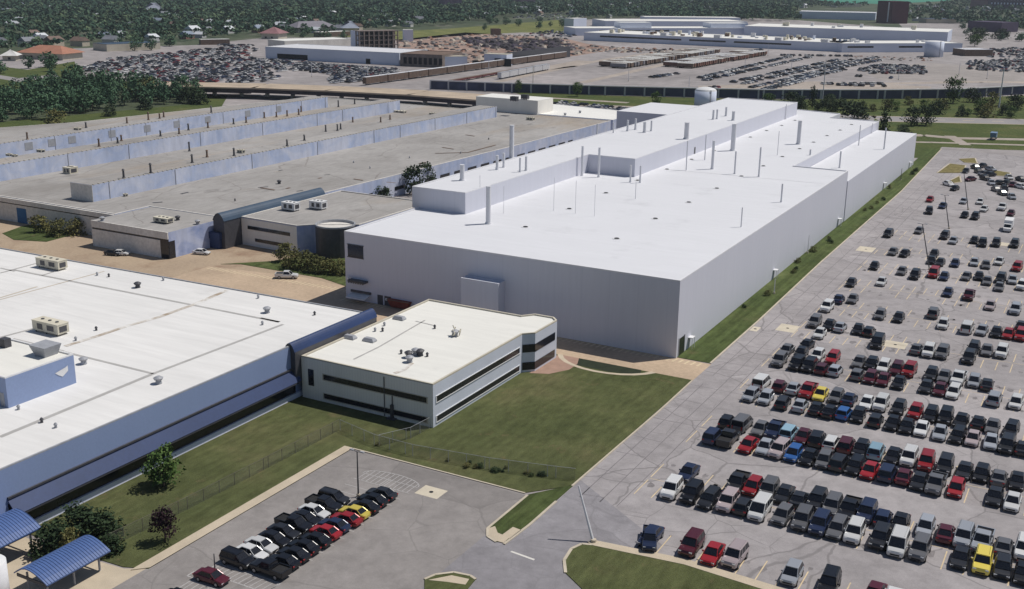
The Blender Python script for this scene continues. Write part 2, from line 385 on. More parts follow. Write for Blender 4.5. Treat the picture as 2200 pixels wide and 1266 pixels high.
for i in range(12):
    x = -91.3+i*.8; h = 1.9*math.sqrt(max(0, 1-((x-xc)/4.9)**2)); e.strip([(x,119.6),(x,122+h)], .10, Z2)
low = [(-91.8,91.6),(-91.8,89.0),(-82,89.0),(-82,91.6),(-91.8,91.6)]
e.strip(low, .14, Z2)
for i in range(12): e.strip([(-91.5+i*.85,89.0),(-91.2+i*.85,91.6)], .10, Z2)
e.strip([(-91.8,86.6),(-91.8,80.5),(-82,80.5),(-82,86.6),(-91.8,86.6)], .14, Z2)
for i in range(11): e.strip([(-91.2+i*.85,84.2),(-91.2+i*.85,86.6)], .10, Z2)
e.strip([(-91.8,84.2),(-82,84.2)], .12, Z2)
e.strip([(-93.0,87.2),(-91.9,87.2),(-91.9,88.5),(-93.0,88.5),(-93.0,87.2)], .14, Z2)
struct(e, 'staff_stall_marking', M['faded_line'])
p = px((1098,1185),(1148,1203)); struct(MB().strip(p, .35, Z3), 'stop_line', M['white_line'])

# ------------------------------------------------------------------ building materials
def membrane(name, c, k=.06, lines=True):
    t = NT(name)
    col = t.ramp(t.noise(.03, 5, .6), [(.3, sc(c, 1-k)), (.7, sc(c, 1+k*.6))])
    col = t.mix(col, t.ramp(t.noise(.5, 4, .6, (.12, 1.6, 1), off=4), [(.3, (1-k,)*3), (.7, (1+k*.7,)*3)]), 1.0, 'MULTIPLY')
    col = t.mix(col, sc(c, .6), t.rng(t.noise(.07, 6, .7, off=21), .60, .80, 0, .45))
    return t.done(col, .7, 0, .3)
M['new_roof'] = membrane('new_white_roof', (.665, .67, .705), .03)
t = NT('new_white_cladding')
c = t.ramp(t.noise(.03, 4, .6, (1, 1, .3)), [(.3, (.60, .61, .685)), (.7, (.635, .64, .715))])
c = t.mix(c, t.ramp(t.noise(1.2, 3, .6, (1, 1, .06), off=6), [(.3, (.975,)*3), (.7, (1.02,)*3)]), 1.0, 'MULTIPLY')
sx = t.n('SeparateXYZ'); t.l(t.pos, sx.inputs[0]); am = t.n('Math'); am.operation = 'ADD'; t.l(sx.outputs[0], am.inputs[0]); t.l(sx.outputs[1], am.inputs[1])
pp = t.n('Math'); pp.operation = 'PINGPONG'; t.l(am.outputs[0], pp.inputs[0]); pp.inputs[1].default_value = 3.05
c = t.mix(c, (.50, .51, .60), t.rng(pp.outputs[0], .02, .12, .3, 0))
M['new_wall'] = t.done(c, .65, 0, .35)
M['white_roof'] = membrane('white_membrane', (.72, .71, .70), .07)
M['office_roof'] = membrane('office_membrane', (.74, .73, .69), .05)
M['seam'] = plain('roof_seam_grey', (.40, .39, .38), .12, .4)
M['rust'] = plain('roof_dirt_brown', (.50, .44, .36), .2, .2)
M['bluewall'] = plain('blue_metal_cladding', (.24, .31, .50), .06, .08, .5, .4, fine=.04, fscale=3, stretch=(1, 1, .1))
M['awning'] = plain('royal_blue_metal', (.024, .045, .125), .12, .12, .45, .4, fine=.08, fscale=2)
M['bluecanopy'] = plain('blue_ribbed_metal', (.07, .125, .30), .1, .3, .4, .4)
M['tealroof'] = plain('dark_teal_metal', (.045, .075, .12), .12, .2, .45, .4)
M['glass'] = plain('dark_window_glass', (.012, .014, .022), .3, .3, .12, .5)
t = NT('office_cladding')
c = t.ramp(t.noise(.3, 4, .6, (1, 1, .2)), [(.3, (.76, .735, .69)), (.7, (.84, .81, .76))])
wv = t.n('TexWave'); wv.bands_direction = 'X'; wv.inputs['Scale'].default_value = .55; t.l(t.pos, wv.inputs[0])
M['office_front'] = t.done(t.mix(c, (.62, .60, .56), t.rng(wv.outputs['Fac'], .0, .05, .55, 0)), .7, 0, .3)  # lightened cladding: sunlight on the front is put into its colour
M['office_blue'] = plain('pale_blue_cladding', (.60, .64, .74), .05, .2, .5, .4, stretch=(1, 1, .2))  # bluish shade of the office's right side, put into the wall colour
M['greywall'] = plain('weathered_grey_wall', (.68, .65, .61), .14, .15, .85, .2, fine=.12, fscale=1.4, stretch=(1, 1, .3))
def mottled(name, a, b):
    t = NT(name)
    c = t.ramp(t.noise(.09, 6, .62, (1, 1, 1.4), 1.2), [(.36, a), (.62, b)])
    c = t.mix(c, t.ramp(t.noise(.5, 5, .6, (1, 1, .25), off=7), [(.3, (.88,)*3), (.7, (1.1,)*3)]), 1.0, 'MULTIPLY')
    return t.done(c, .75, 0, .3)
M['oldblue'] = mottled('mottled_blue_cladding', (.40, .47, .65), (.55, .58, .69))  # mottled blotches, with the bluish shade of right-facing walls painted in
M['oldblue2'] = mottled('mottled_slate_cladding', (.26, .33, .56), (.48, .53, .70))  # deeper version for the front offices, same blue shade in the colour
t = NT('old_tar_roof')
c = t.ramp(t.noise(.02, 6, .65), [(.3, (.27, .257, .248)), (.7, (.40, .385, .375))])
c = t.mix(c, (.36, .265, .165), t.rng(t.noise(.03, 5, .6, (1, .3, 1), off=18), .52, .66, 0, .42))
c = t.mix(c, t.ramp(t.noise(.6, 6, .75, (1.5, .35, 1), off=3), [(.25, (.78,)*3), (.75, (1.16,)*3)]), 1.0, 'MULTIPLY')
c = t.mix(c, (.14, .13, .125), t.rng(t.noise(.13, 6, .65, (1, .5, 1), off=41), .60, .72, 0, .6))
c = t.mix(c, (.20, .185, .17), t.rng(t.noise(.02, 5, .6, (1, .6, 1), off=77), .55, .7, 0, .55))
ck, _, _ = cracks(t, .035, .2, 5, 12.0); c = t.mix(c, (.17, .15, .14), t.rng(ck, 0, 1, 0, .5))
M['tar'] = t.done(c, .95, 0, .15)
M['metal_grey'] = plain('galvanised_grey', (.33, .34, .37), .15, 1, .5, .5)
M['metal_dark'] = plain('dark_metal', (.06, .06, .07), .2, 1, .5, .5)
M['cream'] = plain('cream_metal', (.60, .56, .46), .15, .8, .6, .3)
M['white_metal'] = plain('white_metal', (.70, .70, .71), .05, 1, .5, .4)
M['stack'] = plain('stack_pale_grey', (.70, .70, .73), .05, .6, .55, .4)
M['stack_grey'] = plain('stack_mid_grey', (.66, .66, .69), .05, .6, .55, .4)
M['brown_metal'] = plain('rusty_brown', (.16, .11, .085), .3, .6)
M['ruin'] = plain('ruined_concrete', (.20, .165, .15), .3, .3, fine=.2, fscale=1)
M['brick'] = plain('dark_red_brick', (.085, .028, .04), .15, .2)
M['brick2'] = plain('purple_brick', (.075, .055, .10), .15, .2)
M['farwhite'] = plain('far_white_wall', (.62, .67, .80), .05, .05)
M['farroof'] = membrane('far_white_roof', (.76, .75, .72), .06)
M['cream_wall'] = plain('cream_wall', (.52, .48, .40), .1, .3)

def face_y(mb, x0, x1, z0, z1, y, d=.06, mi=0): return mb.box(x0, x1, y-d, y+.02, z0, z1, mi)      # plate on a wall facing -Y
def face_x(mb, y0, y1, z0, z1, x, d=.06, mi=0): return mb.box(x-.02, x+d, y0, y1, z0, z1, mi)      # plate on a wall facing +X
def parapet(mb, poly, z, h=.35, wd=.35):
    """a low rim just inside the edge of a flat roof"""
    n = len(poly); a = sum(poly[i][0]*poly[(i+1)%n][1]-poly[(i+1)%n][0]*poly[i][1] for i in range(n))
    if a < 0: poly = poly[::-1]
    inn = []
    for i in range(n):
        p, q, r = Vector(poly[i-1]), Vector(poly[i]), Vector(poly[(i+1)%n])
        d1, d2 = (q-p).normalized(), (r-q).normalized()
        n1, n2 = Vector((-d1.y, d1.x)), Vector((-d2.y, d2.x)); b = n1+n2
        inn.append(tuple(q+b*(wd/max(.3, b.dot(n1)))))
    vs = [(p[0],p[1],z) for p in poly]+[(p[0],p[1],z+h) for p in poly]+[(p[0],p[1],z+h) for p in inn]+[(p[0],p[1],z+.005) for p in inn]
    fs = []
    for i in range(n):
        j = (i+1) % n
        fs += [(i,j,j+n,i+n),(i+n,j+n,j+2*n,i+2*n),(i+2*n,j+2*n,j+3*n,i+3*n)]
    return mb.add(vs, fs)
def vent(parent, x, y, z, big=True, name='roof_vent'):
    m = MB()
    if big:
        m.cone(x, y, z, z+.55, .55, .42, 12); m.cone(x, y, z+.55, z+.95, .42, .78, 12); m.cone(x, y, z+.95, z+1.2, .78, .35, 12)
        for i in range(6): m.tube((x+.5*math.cos(i), y+.5*math.sin(i), z+.5), (x+.75*math.cos(i), y+.75*math.sin(i), z+.95), .04)
    else:
        m.cone(x, y, z, z+.45, .22, .17, 10); m.cone(x, y, z+.45, z+.75, .30, .12, 10)
    return m.build(name, M['metal_grey'] if RND.random() < .5 else M['metal_dark'], parent)
def hvac(parent, x, y, z, lx, ly, h, mat, legs=True):
    m = MB(); zz = z+(.35 if legs else 0)
    m.box(x-lx/2, x+lx/2, y-ly/2, y+ly/2, zz, zz+h)
    m.box(x-lx/2-.06, x+lx/2+.06, y-ly/2-.06, y+ly/2+.06, zz+h, zz+h+.12)
    m.box(x-lx*.3, x-lx*.1, y-ly/2-.05, y-ly/2+.01, zz+.2*h, zz+.8*h, 1); m.box(x+lx*.08, x+lx*.34, y-ly/2-.05, y-ly/2+.01, zz+.25*h, zz+.8*h, 1)
    m.box(x+lx/2-.01, x+lx/2+.05, y-ly*.35, y+ly*.3, zz+.2*h, zz+.8*h, 1)
    for sx in (-.4, 0, .4):
        m.cone(x+sx*lx*.7, y, zz+h+.12, zz+h+.24, min(lx,ly)*.13, min(lx,ly)*.13, 10, 1)
        if legs:
            for sy in (-.42, .42): m.box(x+sx*lx-.08, x+sx*lx+.08, y+sy*ly-.08, y+sy*ly+.08, z, zz, 1)
    return m.build('rooftop_unit', [mat, M['metal_dark']], parent)

# ------------------------------------------------------------------ the new white factory
B = thing('factory', 'huge plain new white factory with stepped flat white roof and many roof stacks', 'factory', (-110, 330, 0))
H1, H2, H3 = 15.5, 20.6, 12.5
main = [(-149.6,194.2),(-69.8,194.2),(-70.6,338.6),(-87,338.6),(-87,466.8),(-106.5,467.5),(-106.5,483.5),(-124,488),(-153,488)]
w = MB(); w.prism(main, 0, H1, top=False); w.build('wall', M['new_wall'], B)
r = MB(); r.sheet(main, H1-.02); r.build('roof', M['new_roof'], B)
p = MB(); parapet(p, main, H1, .25, .4); p.build('parapet', M['stack'], B)
low = [(-86.9,338.8),(-70.4,338.8),(-71.2,461.8),(-86.9,463)]
w = MB(); w.prism(low, 0, H3, top=False); w.build('side_bay_wall', M['new_wall'], B)
r = MB(); r.sheet(low, H3-.02); r.build('side_bay_roof', M['new_roof'], B)
pent = [(-151.8,224.8),(-136.4,224.8),(-136.4,294.6),(-121.6,294.6),(-121.6,470.0),(-151.8,470.0)]
w = MB(); w.prism(pent, H1-.05, H2, top=False); w.build('upper_wall', M['new_wall'], B)
r = MB(); r.sheet(pent, H2-.02); r.build('upper_roof', M['new_roof'], B)
p = MB(); parapet(p, pent, H2, .22, .35); p.build('parapet', M['stack'], B)
w = MB(); w.prism([(-191.5,441),(-153.2,441),(-153.2,480),(-191.5,480)], 0, 15.2, top=False); w.build('rear_wing_wall', M['new_wall'], B)
r = MB(); r.sheet([(-191.5,441),(-153.2,441),(-153.2,480),(-191.5,480)], 15.18); r.build('rear_wing_roof', M['new_roof'], B)
w = MB(); w.box(-172,-153.2,342,370,0,13.5); w.build('side_wing', M['new_wall'], B)
def fy(px_, py_, Y):                                   # where a pixel meets the wall plane y = Y
    d = RT*((px_-1100)/FPX)+DN*((py_-633)/FPX)+FW; k = Y/d.y; return d.x*k, CAM_H+d.z*k
def fx(px_, py_, X):
    d = RT*((px_-1100)/FPX)+DN*((py_-633)/FPX)+FW; k = X/d.x; return d.y*k, CAM_H+d.z*k
xa, za = fy(747,529,194.2); xb, zb = fy(781,557,194.2)
m = MB(); face_y(m, xa, xb, zb+.1, zb+2.9, 194.2); o = m.build('window', M['glass'], B)
m = MB(); face_y(m, xa-.15, xb+.15, zb+2.9, zb+3.05, 194.2, .12); m.build('lintel', M['metal_dark'], o)
m = MB(); face_y(m, xa-.15, xb+.15, zb-.05, zb+.1, 194.2, .12); m.build('sill', M['metal_dark'], o)
W0 = WO
xa, za = fy(755,597,194.2); xb, zb = fy(791,606,194.2)
m = MB(); m.box(xa, xb, 192.7, 194.18, za-.55, za-.1)
for k in range(7): m.box(xa+.4+k*(xb-xa-.8)/6-.18, xa+.4+k*(xb-xa-.8)/6+.18, 192.62, 192.72, za-.75, za-.1)
m.build('sign_bar', M['metal_dark'], B)
MB().cone(xa-.3, 193.4, za-.3, za+.3, .28, .28, 12).build('sign_lamp', M['white_metal'], B)
xa, za = fy(757,624,194.2); xb, zb = fy(797,634,194.2)
m = MB(); m.hexa([(xa,191.6,za-1.0),(xb,191.6,za-1.0),(xb,194.18,za-.6),(xa,194.18,za-.6)], [(xa,191.6,za-.85),(xb,191.6,za-.85),(xb,194.18,za-.35),(xa,194.18,za-.35)]); m.build('door_canopy', M['white_metal'], B)
m = MB(); face_y(m, xa-.3, xb+.1, za-.25, za+.25, 194.2, .25); m.build('dock_bumper', M['metal_dark'], B)
for a, b in (((811,632),(823,646)), ((826,634),(840,649))):
    xa, za = fy(*a, 194.2); xb, zb = fy(*b, 194.2)
    m = MB(); face_y(m, xa, xb, .02, max(2.2, za-zb+.4), 194.2); d = m.build('door', M['metal_dark'], B)
    if a[0] > 820:
        for q in (.15, .6): m = MB(); m.box(xa+(xb-xa)*q, xa+(xb-xa)*(q+.28), 194.08, 194.135, 1.2, 1.75); m.build('door_pane', M['white_metal'], d)
xa, za = fy(990,597,191.4); xb, _ = fy(1071,603,191.4)
zt = fy(992,601,191.4)[1]
m = MB(); m.box(xa, xb, 191.4, 194.18, 0, zt); m.build('stair_tower', M['new_wall'], B)
m = MB(); parapet(m, [(xa,191.4),(xb,191.4),(xb,194.17),(xa,194.17)], zt, .4, .3); m.build('tower_parapet', M['new_wall'], B)
y0, _ = fx(1471,765,-69.8); y1, _ = fx(1486,745,-69.8)
m = MB(); face_x(m, 195.4, 198.4, .02, 3.6, -69.8); o = m.build('dock_door', M['glass'], B)
m = MB(); face_x(m, 195.2, 195.4, .02, 3.8, -69.8, .1); m.build('door_jamb', M['metal_grey'], o)
m = MB(); face_x(m, 198.4, 198.6, .02, 3.8, -69.8, .1); m.build('door_jamb', M['metal_grey'], o)
for y in (201.4, 262, 331, 400, 452):
    xw = -69.8-.8*(y-194)/145 if y < 338 else -70.4-.8*(y-338)/124
    m = MB(); face_x(m, y-.55, y+.55, .02, 2.2, xw); o = m.build('exit_door', M['metal_grey'], B)
    m = MB(); m.box(xw, xw+1.0, y-.8, y+.8, 2.35, 2.5); m.tube((xw+.9,y-.7,0),(xw+.9,y-.7,2.35),.05); m.tube((xw+.9,y+.7,0),(xw+.9,y+.7,2.35),.05)
    m.build('door_hood', M['white_metal'], o)
# stacks: base pixel, top pixel, width in pixels, roof level
ST = [(1049,481,1041,401,11,1),(993,388,988,355,10,2),(1068,365,1063.5,335,6,2),(1082,360,1078,330,5,2),(1099,340.5,1091,270,10,2),(1117,370,1114,340,4,2),(1130,367,1128,337,5,2),
 (1250,378,1243,315,5,1),(1286,381,1280,318,5,1),(1031,448,1028,377,1,1),(1082,459,1078,400,.9,1),(1189.5,453,1182,382,.9,1),(1236,459,1228,388,.9,1),(1277,465,1270,397,.9,1),
 (1354,392,1352,356,4,1),(1375,393,1373,357,4,1),(1365,428,1362,391,1.4,1),(1348,282,1347,259,4.5,2),(1365,279,1363.6,256,4.5,2),(1384.5,285,1383.5,263,6.5,2),(1399,282,1399,260,4,2),
 (1317.6,286,1316,263,3,2),(1283,290,1282.5,267,3.5,2),(1474.4,299,1474.4,264,10.5,2),(1532,257,1531,237,4.5,2),(1540,256,1540,236,4,2),(1559.5,249.6,1559.5,231,4.5,2),(1575,259,1575,240,6.5,2),
 (1574,324,1574,267,10,1),(1530,363.5,1529,303,6,1),(1578,374,1578,326,3.6,1),(1630,380,1630,317.5,3.6,1),(1678,434.6,1679,396,3.5,1),(1670,334,1670,282,1.3,1),(1514,344,1513,290,2.4,1),
 (1474,366,1473,303,2.6,1),(1715,310,1715,260,8.5,1),(1738.7,353,1739,322,3.8,3),(1844.5,313,1848,269,2.3,3),(1899,321,1902,275,3,3),(1803.4,361,1804,326,3.5,3),(1592,488,1591,446,2.6,1)]
for i, (bx, by, tx, ty, wd, lev) in enumerate(ST):
    z = {1:H1, 2:H2, 3:H3}[lev]-.02; b = at(bx, by, z); h = height(bx, by, ty, z)
    k = (Vector((b.x,b.y,z-CAM_H))).dot(FW)/FPX; r = wd*k/2
    m = MB(); m.cone(b.x, b.y, z, h, r, r*.96, 14 if wd > 3 else 8)
    if wd > 3: m.cone(b.x, b.y, z, z+.35, r*1.35, r*1.2, 14); m.cone(b.x, b.y, h, h+.12, r*1.06, r*1.06, 14)
    m.build('stack' if wd > 3 else 'lightning_rod', M['stack'] if i in (0,1,2,3,4,7,8,14,15,28,29) else M['stack_grey'], B)
DR = [(1129,488),(1223,449),(1302,415),(1325,513),(1408,470),(1480,435),(1540,405),(1593,379),(1640,357),(1681,337),(1718,320),(1748,306),(1777,292),(1805,280),(1829.5,268),
      (1612,295),(1647,281),(1679.5,270),(1708,259),(1534,324),(1486,343),(1433,364),(1370,388)]
for q in DR:
    b = at(*q, H1); m = MB(); m.cone(b.x, b.y, H1-.02, H1+.05, 1.0, 1.0, 16, 1); m.cone(b.x, b.y, H1+.05, H1+.16, .62, .5, 14, 0)
    m.build('roof_drain', [M['dark'], M['white_metal']], B)
a, b = at(1433,364,H1), at(1771,395,H1)
MB().strip([(a.x,a.y),(b.x,b.y)], .25, H1+.01).build('roof_seam', M['stack_grey'], B)
q = at(1493,331,H1); m = MB(); face_x(m, q.y-.6, q.y+.6, H1+.05, H1+2.2, -121.6); m.build('roof_door', M['metal_dark'], B)
for X, Y, za, zb in ((-121.6,452,H1,H2),(-86.9,452,H3,H1)):
    m = MB()
    for s in (-.3, .3): m.tube((X+.25,Y+s,za),(X+.25,Y+s,zb+1.0),.07)
    k = za
    while k < zb+.9: m.tube((X+.25,Y-.3,k),(X+.25,Y+.3,k),.05); k += .45
    m.build('ladder', M['stack_grey'], B)

# ------------------------------------------------------------------ the white roofed factory, lower left
B = thing('factory', 'low factory with big white roof and blue metal wall along the lawn, lower left', 'factory', (-170, 120, 0))
HW = 9.6
pol = [(-232,52),(-120,52),(-120,162.4),(-232,159.4)]
w = MB(); w.prism(pol, .9, HW, top=False); w.build('wall', M['bluewall'], B)
w = MB(); w.prism([(-232.05,51.95),(-119.6,51.95),(-119.6,162.5),(-232.05,159.5)], 0, .9, top=True); w.build('plinth', M['farwhite'], B)
MB().sheet(pol, HW-.02).build('roof', M['white_roof'], B)
p = MB(); parapet(p, pol, HW, .17, .3); p.build('parapet', M['metal_grey'], B)
m = MB(); Y0, Y1 = 83.0, 140.6
m.hexa([(-119.98,Y0,5.15),(-118.55,Y0,3.3),(-118.55,Y1,3.3),(-119.98,Y1,5.15)], [(-119.98,Y0,5.35),(-118.45,Y0,3.45),(-118.45,Y1,3.45),(-119.98,Y1,5.35)])
m.build('awning_roof', M['awning'], B)
m = MB(); m.box(-118.62,-118.47,Y0,Y1,3.12,3.3); m.build('awning_gutter', M['metal_dark'], B)
m = MB(); m.box(-119.98,-119.7,Y0,Y1,5.36,5.62); m.build('awning_flashing', M['metal_dark'], B)
m = MB(); face_x(m, Y0, Y1, .92, 4.6, -120, .05); m.build('dark_glazing', M['glass'], B)
S = []
for pts, wd, mt in (([(30,580),(600,692)], .7, 'seam'), ([(608,697),(329,803)], .7, 'seam'), ([(329,803),(137,756)], .6, 'seam'), ([(329,803),(0,939)], .8, 'seam'), ([(0,640),(80,616)], .5, 'rust'),
        ([(600,692),(560,683)], .7, 'seam'), ([(0,587),(85,564)], .6, 'seam'), ([(90,592),(122,582)], .5, 'seam'), ([(27,728),(136,755)], .7, 'seam'), ([(0,725),(80,704)], .6, 'seam'), ([(0,576),(32,583)], .6, 'seam'), ([(224,583),(0,644)], .4, 'rust')):
    q = [tuple(at(*a, HW)[:2]) for a in pts]; MB().strip(q, wd, HW+.004).build('roof_seam', M[mt], B)
t = NT('brown_streak'); f = t.rng(t.noise(.25, 5, .7), .4, .62)
c = t.mix((.72,.71,.69), (.36,.29,.22), f); M['streak'] = t.done(c, .8, 0, .2)
MB().strip([tuple(at(*a, HW)[:2]) for a in ((487,624),(420,653),(340,682),(275,700),(210,722),(140,744))], 1.0, HW+.008).build('dirt_streak', M['streak'], B)
for q, bg_ in (((296,618),1),((351,603),0),((209,592),0),((234,595),0),((555,641),0),((574,672),1),((564,698),0),((676,677),0),((207,710),0),((163,732),0),((180,782),1),((341,824),1),((120,919),0),((90,908),0),((40,880),0)):
    a = at(*q, HW); vent(B, a.x, a.y, HW, bg_)
for q, sx in (((112,576),7.0),((110,714),6.6)):
    a = at(*q, HW); hvac(B, a.x, a.y, HW, sx, 2.4, 1.7, M['cream'])
m = MB(); m.prism([(-152,97),(-137.2,97),(-137.2,109.2),(-152,109.2)], HW-.02, HW+4.6, top=False); o = m.build('penthouse_wall', M['bluewall'], B)
MB().sheet([(-152,97),(-137.2,97),(-137.2,109.2),(-152,109.2)], HW+4.58).build('penthouse_roof', M['office_roof'], o)
m = MB(); parapet(m, [(-152,97),(-137.2,97),(-137.2,109.2),(-152,109.2)], HW+4.6, .2, .3); m.build('penthouse_parapet', M['white_metal'], o)
m = MB(); ya, za = fx(118,805,-137.2); yb, zb = fx(146,797,-137.2)
m.add([(-137.14,ya,za+.2),(-137.14,ya+.6,za-.3),(-137.14,(ya+yb)/2+.1,za-.75),(-137.14,yb,za-.1),(-137.14,yb,za+.75),(-137.14,yb-.5,za+.55)], [(0,1,2,3,4,5)]); m.build('pale_patch', M['white_metal'], o)
m = MB(); face_y(m, -138.8, -137.9, HW+.1, HW+2.2, 97); m.build('penthouse_door', M['metal_grey'], o)
a = at(100,762,HW+4.6); m = MB()
m.hexa([(a.x-1.1,a.y-1.2,HW+4.6),(a.x+1.1,a.y-1.2,HW+4.6),(a.x+1.1,a.y+1.2,HW+4.6),(a.x-1.1,a.y+1.2,HW+4.6)], [(a.x-1.9,a.y-1.6,HW+6.3),(a.x+1.7,a.y-1.6,HW+6.3),(a.x+1.7,a.y+1.6,HW+6.3),(a.x-1.9,a.y+1.6,HW+6.3)])
m.build('rooftop_hood', M['metal_grey'], B)
a = at(12,745,HW+4.6); m = MB(); m.box(a.x-.7,a.x+.7,a.y-.6,a.y+.6,HW+4.58,HW+6.0); m.cone(a.x-1.6,a.y-2.5,HW+4.58,HW+8.2,.5,.45,12); m.build('exhaust_unit', M['metal_dark'], B)

def barrel(name, label, x0, x1, y0, y1, z0, zs, zt, roofm, endm, n=10):
    b = thing(name, label, 'passage', ((x0+x1)/2, y0, 0)); m = MB(); e = MB()
    prof = [(x0+(x1-x0)*(i/n), zs+(zt-zs)*math.sin(math.pi*i/n)**.8) for i in range(n+1)]
    m.loft([[(p[0], y, p[1]) for p in prof]+[(p[0], y, p[1]-.12) for p in prof[::-1]] for y in (y0-.15, y1+.15)]); m.build('barrel_roof', roofm, b)
    e.add([(x0+.1,y0,z0)]+[(x0+.1+(p[0]-x0)*.95, y0, p[1]-.1) for p in prof]+[(x1-.1,y0,z0)]+[(x0+.1,y1,z0)]+[(x0+.1+(p[0]-x0)*.95, y1, p[1]-.1) for p in prof]+[(x1-.1,y1,z0)],
          [tuple(range(n+3)), tuple(range(2*n+5, n+2, -1)), (0, n+3, n+4, 1), (n+2, n+1, 2*n+4, 2*n+5)]); e.build('end_wall', endm, b); return b
barrel('link_passage', 'blue barrel roofed passage between the white roofed factory and the two storey office', -121.3, -118.95, 139.7, 163.6, 3.0, 8.8, 10.25, M['awning'], M['metal_dark'])

# ------------------------------------------------------------------ two storey office
B = thing('office_building', 'two storey office with white roof and long dark window bands beside the lawn', 'office', (-105, 160, 0))
HO = 7.5
pol = [(-119.3,141.2),(-91.8,141.2),(-91.8,171.6),(-90.0,173.4),(-90.0,183.0),(-92.3,184.1),(-95.6,184.1),(-97.4,181.6),(-118.6,181.6),(-118.6,164.2),(-116.2,164.2),(-116.2,141.4)]
pol = [(-118.9,141.2),(-91.8,141.2),(-91.8,171.6),(-90.0,173.4),(-90.0,182.4),(-91.4,183.9),(-95.6,183.9),(-97.4,181.6),(-118.9,181.6)]
fr = MB(); fr.add([(-118.9,141.15,0),(-91.8,141.15,0),(-91.8,141.15,HO),(-118.9,141.15,HO),(-118.9,142,HO),(-91.8,142,HO),(-118.9,142,0)], [(0,1,2,3),(3,2,5,4),(0,3,4,6)]); fr.build('front_wall', M['office_front'], B)
w = MB(); w.prism(pol, 0, HO-.01, top=False); w.build('wall', M['office_blue'], B)  # the blue is shade, put into the wall colour
MB().sheet(pol, HO-.03).build('roof', M['office_roof'], B)
p = MB(); parapet(p, pol, HO-.01, .26, .35); p.build('parapet', M['cream_wall'], B)
for z0, z1 in ((4.25,5.2),(.8,1.7)):
    m = MB(); xa = fy(695,805,141.15)[0]; xb = fy(917,855,141.15)[0]; face_y(m, xa, xb, z0, z1, 141.15); o = m.build('window_band', M['glass'], B)
    m = MB(); face_y(m, xa-.2, xb+.2, z0-.14, z0, 141.15, .12)
    k = xa+1.6
    face_y(m, xa-.2, xb+.2, z1, z1+.12, 141.15, .1); face_y(m, xa-.2, xa, z0, z1, 141.15, .1); face_y(m, xb, xb+.2, z0, z1, 141.15, .1)
    m.build('window_frame', M['cream_wall'], o)
    m = MB(); face_x(m, 142.2, 170.6, z0, z1+(.1 if z0 > 2 else 0), -91.8); o = m.build('window_band', M['glass'], B)
    m = MB(); face_x(m, 142.0, 170.8, z0-.14, z0, -91.8, .12)
    k = 143.8
    face_x(m, 142.0, 170.8, z1+.1, z1+.2, -91.8, .1); face_x(m, 142.0, 142.2, z0, z1, -91.8, .1)
    m.build('window_frame', M['white_metal'], o)
    m = MB(); c = [(-91.70,171.60),(-89.94,173.34),(-89.94,181.6)]
    m.add([(p[0],p[1],z0-.25) for p in c]+[(p[0],p[1],z1+.35) for p in c], [(0,1,4,3),(1,2,5,4)]); m.build('bay_window', M['glass'], B)
m = MB(); xa = fy(662,797,141.15)[0]; face_y(m, xa, xa+1.2, 2.6, 5.6, 141.15); m.build('tall_window', M['glass'], B)
m = MB(); x = fy(844,890,141.15)[0]; m.box(x-.25,x+.25,140.7,141.12,.1,2.6); m.box(x-.06,x+.06,140.95,141.12,2.6,4.2); m.box(x-.8,x+.8,140.3,141.1,.05,.3); m.build('utility_meter', M['metal_dark'], B)
m = MB(); x = fy(825,800,141.15)[0]; m.box(x-.07,x+.07,141.03,141.14,.2,7.2); m.build('downpipe', M['metal_dark'], B)
for q, bg_ in (((806,712),0),((826,700),0),((822,712),0),((934,706),0),((978,722),1),((878,768),1),((893,762),1),((880,778),1),((918,766),0),((903,764),1),((862,760),0)):
    a = at(*q, HO); vent(B, a.x, a.y, HO, bg_)
for q in ((752,727),(794,733),(858,686)):
    a = at(*q, HO); m = MB(); m.box(a.x-1.2,a.x+1.2,a.y-.65,a.y+.65,HO,HO+.25); m.hexa([(a.x-1.2,a.y-.65,HO+.25),(a.x+1.2,a.y-.65,HO+.25),(a.x+1.2,a.y+.65,HO+.25),(a.x-1.2,a.y+.65,HO+.25)], [(a.x-.9,a.y-.4,HO+.65),(a.x+.9,a.y-.4,HO+.65),(a.x+.9,a.y+.4,HO+.65),(a.x-.9,a.y+.4,HO+.65)]); m.build('skylight', M['metal_grey'], B)
a = at(978,722,HO); m = MB()
for i in range(7): m.tube((a.x+RND.uniform(-1.2,1.2),a.y+RND.uniform(-.9,.9),HO+.1),(a.x+RND.uniform(-1.4,1.4),a.y+RND.uniform(-1,1),HO+RND.uniform(.4,2.0)),.12)
m.build('duct_frame', M['cream'], B)
for pts in ([(913,688),(815,745)], [(815,745),(760,772)], [(893,690),(935,700)]): MB().strip([tuple(at(*a, HO)[:2]) for a in pts], .35, HO+.004).build('roof_seam', M['seam'], B)
MB().strip([tuple(at(*a, HO)[:2]) for a in ((885,780),(868,795),(848,802))], .8, HO+.004).build('dirt_streak', M['streak'], B)

